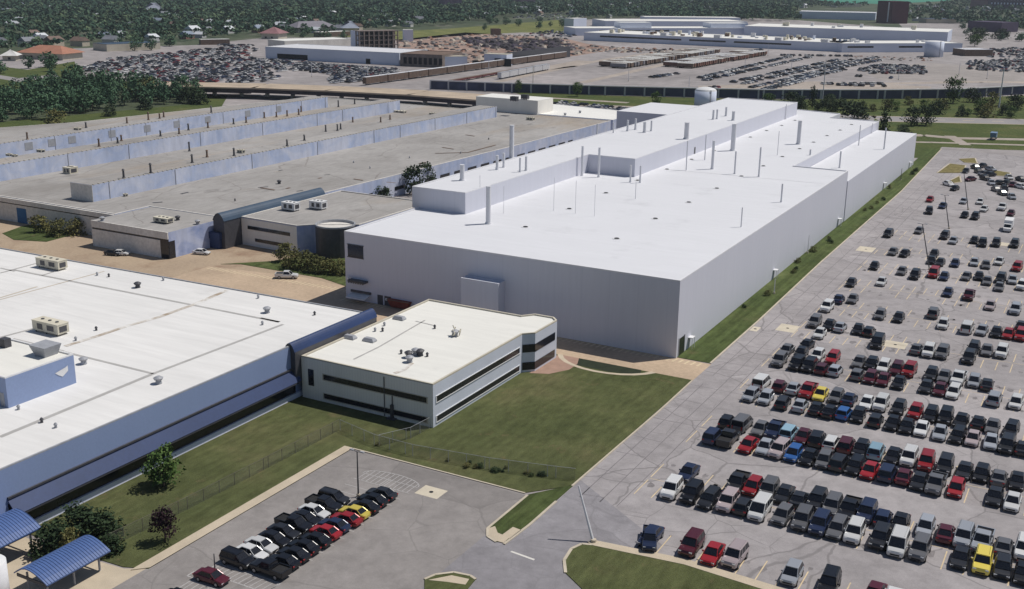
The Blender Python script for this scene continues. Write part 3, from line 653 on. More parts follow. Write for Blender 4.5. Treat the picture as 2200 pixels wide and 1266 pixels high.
# ------------------------------------------------------------------ the old factory with roof monitors, left
B = thing('factory', 'sprawling old factory with three long mottled blue roof monitors and tar roof', 'factory', (-300, 330, 0))
HR = 7.0
pol = [(-430,207.6),(-238,207.6),(-238,220),(-209,220),(-209,262),(-206.2,380),(-206.0,468),(-378,470),(-398,330),(-430,250)]
MB().prism(pol, 0, HR, top=False).build('wall', M['oldblue'], B)  # mottled wall, its blue is painted-in shade
MB().sheet(pol, HR-.02).build('roof', M['tar'], B)
p = MB(); parapet(p, pol, HR, .15, .35); p.build('parapet', M['greywall'], B)
m = MB(); m.box(-430,-238.02,207.3,207.58,0,5.2); m.box(-430,-238,207.0,207.58,5.6,HR-.1); o = m.build('front_cladding', M['greywall'], B)
m = MB(); face_y(m, -430, -238.1, 5.2, 5.6, 207.58, .1); m.build('window_band', M['glass'], B)
x, _ = fy(49,462,207.3); m = MB(); face_y(m, x-2.4, x+1.6, .05, 4.4, 207.3, .1); m.build('loading_door', plain('blue_door_paint', (.04,.13,.28), .1, 1), B)
m = MB(); face_y(m, x+3.2, x+4.4, .05, 2.4, 207.3, .1); m.build('door', M['metal_dark'], B)
k = 262
while k < 462: m = MB(); face_x(m, k, k+6, 2.0, 3.2, -206.15 if k > 380 else -208.9+2.8*(k-262)/118); m.build('side_window', M['glass'], B); k += 9
MONS = ((-256, 216.0, 450, 11.9), (-305.5, 190, 443, 12.2), (-343.5, 225, 436, 12.0))
for i, (x, y0, y1, zt) in enumerate(MONS):
    m = MB(); q = [(x-9,y0),(x,y0),(x,y1),(x-9,y1)]
    m.prism(q, HR-.05, zt, top=False); o = m.build('roof_monitor', M['oldblue2' if i == 9 else 'oldblue'], B)  # mottled sides, their blue is painted-in shade
    MB().sheet(q, zt-.02).build('monitor_roof', M['tar'], o)
    m = MB(); k = y0+.5
    while k < y1: m.box(x-.5, x+.06, k, k+.35, zt-.05, zt+.22); k += 1.9
    tag(m.build('eaves_bracket', M['cream_wall'], o), kind='stuff')
    m = MB(); m.box(x-9.02, x, y0-.1, y0+.02, HR-.03, zt-.1); m.build('end_wall', M['greywall'], o)
    k = y0+6
    while k < y1: m = MB(); m.box(x, x+.14, k, k+.14, HR, zt-.1); m.build('downpipe', M['metal_grey'], o); k += RND.choice((18, 26, 35))
    if i == 2:
        for yy in (262,272,281,300,318,334,352,377,398): m = MB(); face_x(m, yy, yy+3.4, HR+1.4, zt-.9, x, .08); m.build('louvre_panel', M['metal_grey'], o)
POSTS = [(324,372,15),(266,383,14),(413,350,13),(445,338,11),(503,335,12),(407,325,14),(617,314,10),(700,283,10),(725,281,10),(732,278,9),(654,302,6),(213,315,12),(253,308,9),(261,303,9),(345,293,9),(385,288,9),(405,280,10),(447,275,9),(502,267,9),(529,264,9),
         (568,254,9),(594,252,8),(617,250,9),(642,247,9),(647,241,9),(59,300,11),(185,275,9),(273,265,9),(319,258,12),(352,252,9),(454,242,10),(727,230,10),(762,224,9),(343,255,7),(570,242,8),(818,263,8),(758,263,8),(838,257,7)]
for qx, qy, h in POSTS:
    z = HR
    for x, y0, y1, zt in MONS:
        a = at(qx, qy, zt)
        if x-9 <= a.x <= x and y0 <= a.y <= y1: z = zt
    a = at(qx, qy, z); k = Vector((a.x,a.y,z-CAM_H)).dot(FW)/FPX; hh = max(2.2, h*k*1.45)
    m = MB(); m.cone(a.x,a.y,z-.02,z+hh*.85,.34,.28,8); m.cone(a.x,a.y,z+hh*.85,z+hh,.5,.2,8); m.cone(a.x,a.y,z-.02,z+.3,.6,.45,8)
    m.build('vent_pipe', M['brown_metal' if RND.random() < .5 else 'metal_dark'], B)
for q, s in (((152,372),(3.4,3.4,2.0)),((88,327),(2.4,1.6,.8)),((20,335),(1.8,1.4,.6)),((32,337),(1.6,1.3,.6)),((167,279),(2.6,1.6,.7)),((518,328),(2.4,1.5,.9)),((930,247),(3,2,.9)),((1140,258),(3.4,2.2,1.2)),((860,242),(6,2,.8)),((270,422),(1,1,.7))):
    a = at(*q, HR+ (5 if q[0] in (88,20,32,167,518) else 0)); hvac(B, a.x, a.y, a.z, s[0], s[1], s[2], M['cream'], False)
for q in ((505,432),(795,362),(760,350),(880,340),(1050,300),(990,330),(600,395),(880,285)): a = at(*q, HR); vent(B, a.x, a.y, HR, RND.random() < .5)
e = MB()
for p_, q_ in (((935,330),(1005,328)),((1005,328),(1065,312)),((760,385),(780,388)),((560,404),(590,409)),((640,436),(665,440)),((950,317),(975,321)),((1000,290),(1020,293)),((830,392),(850,394)),((900,352),(915,349))):
    e.strip([tuple(at(*p_, HR)[:2]), tuple(at(*q_, HR)[:2])], .8, HR+.0)
e.v = [(a, b, c+.1) for a, b, c in e.v]; e.build('roof_plank', M['brown_metal'], B)

rdeb = random.Random(3)
for i in range(46):
    a = at(rdeb.uniform(240,1200), rdeb.uniform(262,440), HR)
    if not (-250 < a.x < -214 and 225 < a.y < 460): continue
    m = MB(); L = rdeb.uniform(.8,3.2); ang = rdeb.uniform(-.5,.5)+1.2; d = (math.cos(ang)*L/2, math.sin(ang)*L/2)
    m.strip([(a.x-d[0],a.y-d[1]),(a.x+d[0],a.y+d[1])], rdeb.uniform(.35,1.1), HR+.05); m.build('roof_patch', M[rdeb.choice(('brown_metal','metal_dark','seam','rust'))], B)

# its front offices
B = thing('office_building', 'low flat roofed grey and blue office block with dark corner entrance beside the service road', 'office', (-223, 210, 0))
q = [(-237.4,199.2),(-209.6,199.2),(-209.6,219.9),(-237.4,219.9)]
MB().prism(q, 0, 7.0, top=False).build('wall', M['oldblue2'], B); MB().sheet(q, 6.98).build('roof', M['tar'], B)  # mottled wall, its blue is painted-in shade
m = MB(); m.box(-237.5,-212.4,198.9,199.18,0,4.7); m.box(-237.5,-209.6,198.9,199.18,5.2,7.05); m.build('front_cladding', M['greywall'], B)
m = MB(); face_y(m, -237.4, -212.4, 4.7, 5.2, 199.18); m.build('window_band', M['glass'], B)
m = MB(); m.box(-212.4,-209.62,199.0,199.19,.0,5.2); face_x(m, 199.2, 201.2, 0, 4.6, -209.6); o = m.build('entrance', M['glass'], B)
m = MB(); face_x(m, 218, 219.6, .1, .5, -209.6); m.box(-209.62,-206.0,213.4,219.8,2.6,4.4); m.box(-209.62,-206.2,213.6,219.6,0.05,2.6); m.build('entrance_canopy', M['awning'], B)
for qq, s in (((352,478),(5,2.6,1.0)),): a = at(*qq, 7); hvac(B, a.x, a.y, 7, *s, M['cream'])
for qq in ((220,475),(382,473),(425,482)): a = at(*qq, 7); vent(B, a.x, a.y, 7)
barrel('link_passage', 'dark teal barrel roofed passage behind the two white rooftop units of the grey wing', -208.9, -204.9, 214.6, 257.5, 0, 7.6, 9.6, M['tealroof'], M['metal_dark'])
B = thing('office_building', 'two storey grey office wing with white rooftop units beside the dark round drum', 'office', (-192, 235, 0))
q = [(-204.9,221.2),(-185.2,220.4),(-182.4,223.6),(-172.2,230.0),(-172.2,265),(-204.9,265)]
MB().prism(q, 0, 7.5, top=False).build('wall', M['oldblue2'], B); MB().sheet(q, 7.48).build('roof', M['tar'], B)  # mottled wall, its blue is painted-in shade
p = MB(); parapet(p, q, 7.5, .25, .35); p.build('parapet', M['greywall'], B)
fr = MB(); fr.add([(-204.9,221.1,0),(-185.2,220.3,0),(-185.2,220.3,7.4),(-204.9,221.1,7.4)], [(0,1,2,3)]); fr.build('front_wall', M['office_front'], B)
for x0, x1, z0, z1 in ((-202.6,-187.6,4.6,5.5),(-200.2,-188,1.4,2.3)):
    m = MB(); m.hexa([(x0,220.85,z0),(x1,220.25,z0),(x1,220.4,z0),(x0,221.1,z0)], [(x0,220.85,z1),(x1,220.25,z1),(x1,220.4,z1),(x0,221.1,z1)]); m.build('window_band', M['glass'], B)
for qq, s in (((625,452),(4.6,2.6,1.9)),((684,449),(4.4,2.6,1.9))): a = at(*qq, 7.5); hvac(B, a.x, a.y, 7.5, *s, M['white_metal'])
m = MB(); m.cone(-176.6,225.6,0,8.2,5.2,5.2,36,0,False); o = m.build('round_drum', M['metal_dark'], B)
MB().cone(-176.6,225.6,7.4,7.6,5.0,5.0,36).build('drum_roof', M['greywall'], o)
m = MB(); n = 36; vs = []
for r, z in ((5.25,7.9),(5.25,8.3),(4.9,8.3),(4.9,7.5)): vs += [(-176.6+r*math.cos(2*math.pi*i/n), 225.6+r*math.sin(2*math.pi*i/n), z) for i in range(n)]
m.add(vs, [(k*n+i, k*n+(i+1)%n, (k+1)*n+(i+1)%n, (k+1)*n+i) for k in range(3) for i in range(n)]); m.build('drum_rim', M['metal_grey'], o)
B = thing('warehouse', 'white flat roofed annex with a raised white box, behind the tall roof stack', 'warehouse', (-235, 490, 0))
q = [(-262,470.3),(-206,470.3),(-206,503),(-262,512)]
MB().prism(q, 0, 7.2, top=False).build('wall', M['oldblue'], B); MB().sheet(q, 7.18).build('roof', M['farroof'], B)  # mottled wall, its blue is painted-in shade
xb, yb = at(1155,246,7.2).x, at(1155,246,7.2).y
m = MB(); m.box(xb-34,xb,yb,yb+16,7.15,13.6); o = m.build('roof_box', M['office_front'], B)
MB().sheet([(xb-34,yb),(xb,yb),(xb,yb+16),(xb-34,yb+16)], 13.62).build('box_roof', M['farroof'], o)
for qq in ((1105,218),(1128,214)): a = at(*qq, 13.6); hvac(B, a.x, a.y, 13.62, 3.4, 2.4, 1.8, M['metal_dark'])
for qq in ((1214,248),(1246,243)): a = at(*qq, 7.2); vent(B, a.x, a.y, 7.2)
B = thing('storage_tank', 'white cylindrical tank with domed roof behind the new white factory', 'tank', (-205, 593, 0))
def tank(B, x, y, r, h, wallm, dome=.18, n=28):
    MB().cone(x, y, 0, h, r, r, n).build('shell', wallm, B, True)
    m = MB(); prev = None
    for k in range(5):
        a = k/4*math.pi/2; rr, z = r*math.cos(a)*.999+.001, h+r*dome*math.sin(a)
        if prev: m.cone(x, y, prev[1], z, prev[0], rr, n, 0, False)
        prev = (rr, z)
    m.build('dome', M['white_metal'], B, True)
    m = MB(); m.tube((x+r*.7,y-r*.72,0),(x+r*.7,y-r*.72,h+.8),.15); m.tube((x+r*.7+.5,y-r*.72,0),(x+r*.7+.5,y-r*.72,h+.8),.15)
    k = .5
    while k < h: m.tube((x+r*.7,y-r*.72,k),(x+r*.7+.5,y-r*.72,k),.08); k += .8
    m.build('ladder', M['metal_grey'], B)
tank(B, -205, 594, 6.0, 10.2, M['farwhite'], .35)
B = thing('storage_tank', 'small white cylindrical tank in front of the far white plant, right end', 'tank', (0,0,0))
a = at(2005,122); B.location = a; WO[B.name] = a; tank(B, a.x, a.y, 8.6, 14, M['farwhite'], .1)
a = Vector((-107.1,70.7,0)); B = thing('storage_tank', 'tall pale grey tank cut by the left frame edge next to the carports', 'tank', a); tank(B, a.x, a.y, 1.9, 6.0, M['stack_grey'], .2)
# carports
def carport(label, x0, x1, y0, y1, ze, zr):
    b = thing('carport', label, 'carport', ((x0+x1)/2, (y0+y1)/2, 0)); n = 8
    prof = [(x0+(x1-x0)*i/n, ze+(zr-ze)*(1-abs((i/n-.42)/(.42 if i/n < .42 else .58))**1.7)) for i in range(n+1)]
    m = MB(); m.loft([[(p[0],y,p[1]) for p in prof]+[(p[0],y,p[1]-.16) for p in prof[::-1]] for y in (y0,y1)]); m.build('canopy', M['bluecanopy'], b)
    m = MB(); k = y0+.25
    while k < y1:
        for p, q in zip(prof[3:], prof[4:]): m.tube((p[0],k,p[1]+.01),(q[0],k,q[1]+.01),.035,n=4)
        k += .42
    m.build('standing_seam', M['awning'], b)
    m = MB(); m.box(x0+.5,x1-.3,y0+.02,y0+.14,ze-.35,ze+.05); m.box(x0+.5,x1-.3,y1-.14,y1-.02,ze-.35,ze+.05); m.box(x1-.35,x1-.2,y0,y1,ze-.4,ze); m.build('fascia', M['metal_dark'], b)
    for yy in (y0+.9, (y0+y1)/2, y1-.9):
        for xx in (x0+1.2, x1-1.2):
            m = MB(); m.box(xx-.1,xx+.1,yy-.1,yy+.1,0,ze-.05); m.build('post', M['metal_grey'], b)
carport('blue curved roof carport standing beside the concrete apron, lower left', -107.8, -102.0, 74.2, 83.6, 2.7, 3.9)
carport('blue roofed shelter against the dark shrubs at the left frame edge', -120.2, -113.2, 68, 82.6, 3.4, 4.9)
# ------------------------------------------------------------------ far buildings
def block(name, label, cat, fl, fr_, depth, h, wall, roof, parts=()):
    """box building from the two ground pixels of its front; depth runs away from the camera"""
    a, b = at(*fl), at(*fr_); d = (b-a); d.z = 0; n = Vector((-d.y, d.x, 0)).normalized()*depth
    B = thing(name, label, cat, (a+b)/2+n*.5)
    q = [(a.x,a.y),(b.x,b.y),(b.x+n.x,b.y+n.y),(a.x+n.x,a.y+n.y)]
    MB().prism(q, 0, h, top=False).build('wall', wall, B); MB().sheet(q, h-.03).build('roof', roof, B)
    p = MB(); parapet(p, q, h, .3, .6); p.build('parapet', roof, B)
    u = d/d.length; nn = n/depth
    def plate(name, s0, s1, z0, z1, m, out=.25):
        A = a+u*s0-nn*out; C = a+u*s1-nn*out; e = MB()
        e.hexa([(A.x,A.y,z0),(C.x,C.y,z0),(C.x+nn.x*out*1.1,C.y+nn.y*out*1.1,z0),(A.x+nn.x*out*1.1,A.y+nn.y*out*1.1,z0)],
               [(A.x,A.y,z1),(C.x,C.y,z1),(C.x+nn.x*out*1.1,C.y+nn.y*out*1.1,z1),(A.x+nn.x*out*1.1,A.y+nn.y*out*1.1,z1)])
        return e.build(name, m, B)
    def upper(name, s0, s1, t0, t1, z1, wm, rm):
        P = [a+u*s0+nn*t0, a+u*s1+nn*t0, a+u*s1+nn*t1, a+u*s0+nn*t1]; q2 = [(p.x,p.y) for p in P]
        o = MB().prism(q2, h-.05, z1, top=False).build(name+'_wall', wm, B); MB().sheet(q2, z1-.03).build(name+'_roof', rm, o); return o
    return B, d.length, plate, upper
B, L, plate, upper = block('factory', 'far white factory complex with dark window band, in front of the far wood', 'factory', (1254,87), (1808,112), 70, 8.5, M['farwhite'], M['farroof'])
s = 20
for ln in (95, 40, 60, 50, 30):
    if s+ln < L: plate('window_band', s, s+ln, 4.4, 6.0, M['glass'])
    s += ln+9
for s in (90, 150, 215, 262): upper('stair_tower', s, s+7, 2, 8, 11.5, M['stack_grey'], M['farroof'])
for k in range(60):
    s, tt = RND.uniform(20, L-10), RND.uniform(10, 65); upper('roof_unit', s, s+RND.uniform(2,5), tt, tt+RND.uniform(2,4), 8.5+RND.uniform(1,4.5), RND.choice([M['cream'], M['brown_metal'], M['stack_grey'], M['farwhite']]), M['farroof'])
B, L, plate, upper = block('factory', 'far white factory wing at the right end beside the small white tank', 'factory', (1808,113), (2066,112), 45, 8.5, M['farwhite'], M['farroof'])
plate('window_band', 6, 34, 4.4, 6.0, M['glass']); plate('window_band', 62, 88, 4.4, 6.0, M['glass'])
for k in range(8):
    s, tt = RND.uniform(5, L-8), RND.uniform(8, 40); upper('roof_unit', s, s+RND.uniform(2,5), tt, tt+3, 8.5+RND.uniform(1,3), M['stack_grey'], M['farroof'])
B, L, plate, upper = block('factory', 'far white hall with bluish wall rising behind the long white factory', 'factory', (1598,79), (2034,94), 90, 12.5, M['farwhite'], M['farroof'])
for k in range(10):
    s, tt = RND.uniform(5, L-8), RND.uniform(8, 70); upper('roof_unit', s, s+RND.uniform(3,7), tt, tt+4, 12.5+RND.uniform(1,5), RND.choice([M['cream'], M['stack_grey']]), M['farroof'])
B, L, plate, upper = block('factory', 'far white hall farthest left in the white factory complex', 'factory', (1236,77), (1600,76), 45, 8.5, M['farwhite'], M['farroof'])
plate('window_band', 30, 120, 5, 6.4, M['glass'])
upper('raised_bay', 60, 100, 8, 30, 15, M['farwhite'], M['farroof']); upper('raised_bay', 180, 230, 10, 34, 14, M['farwhite'], M['farroof'])
B, L, plate, upper = block('factory', 'long low white shed at the back of the far factory complex', 'factory', (1300,60), (1605,61), 70, 9, M['farwhite'], M['farroof'])
block('factory', 'pale end block beside trees at the far left of the white complex', 'factory', (1212,63), (1232,64), 30, 14, M['farwhite'], M['farroof'])
B, L, plate, upper = block('factory', 'long low far shed with white roof at the top of the far complex', 'factory', (1385,50), (1590,52), 40, 9, M['farwhite'], M['farroof'])
block('warehouse', 'long grey warehouse just left of the dark red tower block', 'warehouse', (1716,40), (1880,44), 60, 12, M['farwhite'], M['stack_grey'])
B, L, plate, upper = block('tower_block', 'dark red windowless tower block right of the grey warehouse', 'tower', (1882,48), (1914,51), 28, 34, M['brick'], M['brick'])
plate('pale_stripe', L*.72, L*.8, 2, 33, M['stack_grey'])
block('warehouse', 'low dark purple brick building among trees at far right', 'warehouse', (2078,66), (2150,70), 40, 13, M['brick2'], M['brick2'])
B, L, plate, upper = block('apartment_building', 'big purple brick apartment slab with rows of white windows, top right corner', 'apartments', (2120,20), (2300,24), 40, 62, M['brick2'], M['brick2'])
for k in range(5):
    for j in range(30):
        if 8+j*7 < L-6: plate('window', 8+j*7, 11+j*7, 12+k*10, 16+k*10, M['farwhite'], .6) if (k*30+j) < 90 else None
block('apartment_building', 'reddish brick block joined left of the purple apartment slab', 'apartments', (2084,18), (2118,20), 40, 52, plain('pinkish_brick', (.20,.11,.13), .1, .1), M['brick2'])
block('tower_block', 'distant purple brick tower rising from the wood, left one of two', 'tower', (955,19), (992,19), 40, 38, plain('mauve_brick', (.16,.11,.17), .1, .1), M['brick2'])
block('tower_block', 'distant mauve brick tower rising from the wood, right one of two', 'tower', (1116,15), (1150,15), 40, 40, plain('mauve_brick', (.20,.14,.19), .1, .1), M['brick2'])
block('warehouse', 'far low building with teal green roof at the right end of the white complex', 'warehouse', (1990,50), (2072,51), 34, 7, M['cream_wall'], M['tealroof'])
block('warehouse', 'far low building with dark teal roof near the sports turf', 'warehouse', (1805,15), (1850,15), 50, 7, M['cream_wall'], M['tealroof'])
block('warehouse', 'long low building with teal roof at the edge of the left wood', 'warehouse', (230,111), (345,106), 26, 6, M['cream_wall'], M['tealroof'])
block('shed', 'long white flat shed at the edge of the wood above the scrap yard', 'shed', (432,97), (494,96), 10, 5, M['brown_metal'], M['farroof'])
block('shed', 'long white flat shed between wood and far left factory', 'shed', (690,80), (752,77), 12, 5, M['brown_metal'], M['farroof'])
block('shed', 'flat roofed open shelter at the far right behind the tank', 'shed', (2073,121), (2132,121), 22, 6, M['brown_metal'], M['stack_grey'])
block('shed', 'reddish low shed in front of the grey far warehouse', 'shed', (1786,40), (1822,41), 16, 8, plain('rust_red_wall', (.24,.12,.08), .15, .2), M['stack_grey'])
block('shed', 'small white boxy shed right of the burnt out ruin', 'shed', (868,90), (888,90), 12, 12, M['farwhite'], M['farroof'])
block('shed', 'small dark brown hut alone on the rubble field', 'shed', (1058,76), (1076,76), 12, 7, M['brown_metal'], M['brown_metal'])
# derelict plant, upper left
B, L, plate, upper = block('factory', 'derelict far factory with long bluish white wall above the car yard', 'factory', (571,126), (858,141), 46, 9.5, M['farwhite'], M['stack_grey'])
plate('open_dock', 12, 42, .5, 4.5, M['dark']); plate('dock_door', 98, 102, 0, 4, M['dark'])
B, L, plate, upper = block('factory', 'roofless brown brick section joined to the derelict white wall', 'factory', (860,142), (950,146), 40, 9.5, M['ruin'], M['brown_metal'])
for k in range(8): plate('empty_window', 3+k*L/8.3, 3+(k+.62)*L/8.3, 2, 7, M['dark'])
B, L, plate, upper = block('shed', 'white gatehouse ruin with dark openings, right of the brown brick section', 'shed', (952,145), (1004,144), 12, 8, M['farwhite'], M['cream_wall']); plate('opening', 24, 29, 0, 5, M['dark']); plate('opening', 31, 34, 0, 5, M['dark'])
B, L, plate, upper = block('shed', 'white roofless shed by the black wall on the rubble field', 'shed', (1040,141), (1088,143), 14, 9, M['farwhite'], M['cream_wall']); plate('opening', 9, 14, 0, 6, M['dark']); plate('opening', 16, 23, 0, 6, M['dark'])
block('wall', 'long black burnt wall crossing the rubble field', 'wall', (1090,139), (1225,123), 3, 9, M['metal_dark'], M['metal_dark'])
block('warehouse', 'white roofed long wing of the derelict factory', 'warehouse', (612,108), (756,102), 30, 8, M['greywall'], M['farroof'])
block('shed', 'white end block attached to the burnt out four storey ruin', 'shed', (754,106), (770,107), 14, 17, M['farwhite'], M['farwhite'])
a, b = at(772,108), at(856,106); d = (b-a).normalized(); n = Vector((-d.y,d.x,0)); L = (b-a).length
B = thing('ruined_building', 'burnt out four storey concrete frame on the rubble field', 'ruin', (a+b)/2)
m = MB()
for k in range(5): m.hexa([tuple(a+n*0+Vector((0,0,k*4.2))), tuple(b+Vector((0,0,k*4.2))), tuple(b+n*16+Vector((0,0,k*4.2))), tuple(a+n*16+Vector((0,0,k*4.2)))], [tuple(a+Vector((0,0,k*4.2+.7))), tuple(b+Vector((0,0,k*4.2+.7))), tuple(b+n*16+Vector((0,0,k*4.2+.7))), tuple(a+n*16+Vector((0,0,k*4.2+.7)))])
m.build('floor_slab', M['ruin'], B)
m = MB()
for i in range(9):
    for j in (0.3, 8, 15.4):
        p = a+d*(L*i/8*.985+.3)+n*j; m.box(p.x-.45,p.x+.45,p.y-.45,p.y+.45,0,17.4)
m.build('column', M['ruin'], B)
p, q = a+n*9, b+n*9; m = MB(); m.hexa([(p.x,p.y,0),(q.x,q.y,0),(q.x+n.x*.3,q.y+n.y*.3,0),(p.x+n.x*.3,p.y+n.y*.3,0)], [(p.x,p.y,16.5),(q.x,q.y,16.5),(q.x+n.x*.3,q.y+n.y*.3,16.5),(p.x+n.x*.3,p.y+n.y*.3,16.5)]); m.build('back_wall', M['dark'], B)

# elevated conveyor / rail viaduct and the long blue screen fence
def viaduct(name, label, pts, w_, z, h):
    B = thing(name, label, 'viaduct', (*pts[0], 0)); m, g, p_ = MB(), MB(), MB()
    for a, b in zip(pts, pts[1:]):
        a, b = Vector(a), Vector(b); d = (b-a).normalized(); n = Vector((-d.y,d.x))*w_/2
        m.hexa([(a.x-n.x,a.y-n.y,z-.8),(b.x-n.x,b.y-n.y,z-.8),(b.x+n.x,b.y+n.y,z-.8),(a.x+n.x,a.y+n.y,z-.8)], [(a.x-n.x,a.y-n.y,z),(b.x-n.x,b.y-n.y,z),(b.x+n.x,b.y+n.y,z),(a.x+n.x,a.y+n.y,z)])
        n2 = n*.8; g.hexa([(a.x-n2.x,a.y-n2.y,z-h),(b.x-n2.x,b.y-n2.y,z-h),(b.x+n2.x,b.y+n2.y,z-h),(a.x+n2.x,a.y+n2.y,z-h)], [(a.x-n2.x,a.y-n2.y,z-.82),(b.x-n2.x,b.y-n2.y,z-.82),(b.x+n2.x,b.y+n2.y,z-.82),(a.x+n2.x,a.y+n2.y,z-.82)])
        k = 4
        while k < (b-a).length-2:
            c = a+d*k; p_.box(c.x-.9,c.x+.9,c.y-.9,c.y+.9,0,z-h); k += 16
    m.build('deck', plain('weathered_deck', (.42,.34,.26), .2, .1), B); g.build('girder', plain('dark_girder', (.05,.045,.06), .3, .1), B); p_.build('piers', M['greywall'], B)
viaduct('viaduct', 'long elevated tan deck with dark girders crossing behind the old factory', px((330,182),(560,186),(720,192),(900,201),(1080,214), z=6.0), 26, 6.5, 3.2)
def long_fence(label, pts, h, mat, railm, post=6.0, name='fence', pw=.18):
    B = thing(name, label, 'fence', (*pts[0], 0)); m, r, p_ = MB(), MB(), MB()
    for a, b in zip(pts, pts[1:]):
        a, b = Vector(a), Vector(b); d = (b-a).normalized(); n = Vector((-d.y,d.x))*.03
        m.hexa([(a.x-n.x,a.y-n.y,.1),(b.x-n.x,b.y-n.y,.1),(b.x+n.x,b.y+n.y,.1),(a.x+n.x,a.y+n.y,.1)], [(a.x-n.x,a.y-n.y,h-.1),(b.x-n.x,b.y-n.y,h-.1),(b.x+n.x,b.y+n.y,h-.1),(a.x+n.x,a.y+n.y,h-.1)])
        r.tube((a.x,a.y,h),(b.x,b.y,h),pw*.5); k = 0
        while k < (b-a).length: c = a+d*k; p_.box(c.x-pw/2,c.x+pw/2,c.y-pw/2,c.y+pw/2,0,h); k += post
    m.build('panel', mat, B); r.build('top_rail', railm, B); p_.build('posts', railm, B); return B
long_fence('long dark blue screened fence along the far yard, above the green verge', px((925,192),(1100,199),(1300,205),(1500,210),(1640,213),(1900,213),(2060,211),(2200,203),(2400,192)), 5.6, plain('dark_blue_screen', (.055,.065,.115), .35, .15), plain('pale_rail', (.50,.50,.52), .1, .5), 12, pw=.9)
long_fence('dark screened fence below the left wood edge, under the tan viaduct', px((338,194),(420,197),(540,202)), 4.5, plain('slate_screen', (.12,.14,.19), .25, .15), M['stack_grey'], 12, pw=.4)
t = NT('chain_link'); v = t.n('TexVoronoi'); v.inputs['Scale'].default_value = 7; t.l(t.pos, v.inputs['Vector']); t.done((.16,.16,.14), .6, .0)
mx = t.n('MixShader'); tr = t.n('BsdfTransparent'); mx.inputs[0].default_value = .86; out = t.t.nodes['Material Output']
t.l(t.b.outputs[0], mx.inputs[1]); t.l(tr.outputs[0], mx.inputs[2]); t.l(mx.outputs[0], out.inputs[0]); M['chain'] = t.m
long_fence('rusty chain link fence running along the lawn above the footpath', [(-106.6,86.5),(-105.5,100),(-104.9,116),(-104.4,132.6)], 2.0, M['chain'], plain('weathered_post', (.13,.12,.10), .2, 1), 3, pw=.06)
long_fence('overgrown chain link fence along the lower edge of the lawn by the asphalt', [(-104.2,132.6),(-96,130.6),(-88.6,130.4),(-76,132.2),(-66,134.6),(-63.2,135.4)], 2.0, M['chain'], M['metal_grey'], 3, pw=.06)
long_fence('short chain link fence from the lawn corner to the office wall', [(-95.2,130.8),(-92.6,135.8),(-92.2,141.0)], 2.0, M['chain'], M['metal_grey'], 2.4, pw=.06)
a = at(862,662); B = thing('dumpster', 'rusty red open skip standing behind the office roof edge near the factory doors', 'dumpster', a)
m = MB(); m.hexa([(a.x-2.2,a.y-.9,.2),(a.x+2.2,a.y-.9,.2),(a.x+2.2,a.y+.9,.2),(a.x-2.2,a.y+.9,.2)], [(a.x-3,a.y-1.2,1.9),(a.x+3,a.y-1.2,1.9),(a.x+3,a.y+1.2,1.9),(a.x-3,a.y+1.2,1.9)]); m.build('body', plain('skip_red', (.22,.05,.035), .3, .6), B)
m = MB(); m.box(a.x-3.05,a.x+3.05,a.y-1.28,a.y-1.18,1.78,1.95); m.build('rim', M['brown_metal'], B)

# ------------------------------------------------------------------ vehicles
t = NT('car_paint'); oi = t.n('ObjectInfo'); t.l(oi.outputs['Color'], t.b.inputs['Base Color'])
t.b.inputs['Roughness'].default_value = .28; t.b.inputs['Metallic'].default_value = .15; t.b.inputs['Coat Weight'].default_value = .25; t.b.inputs['Coat Roughness'].default_value = .06
M['paint'] = t.m
M['cabin'] = plain('dark_interior', (.02,.02,.022), .1, 1)
M['carglass'] = plain('car_glass', (.010,.012,.018), .1, 1, .12, .45)
M['tyre'] = plain('tyre_rubber', (.015,.015,.016), .1, 1)
M['rim'] = plain('wheel_rim', (.35,.35,.37), .1, 1, .4, .5, metal=.6)
M['lampw'] = plain('lamp_clear', (.65,.66,.68), .05, 1, .15, .6)
M['lampr'] = plain('lamp_red', (.30,.012,.015), .05, 1, .2, .6)
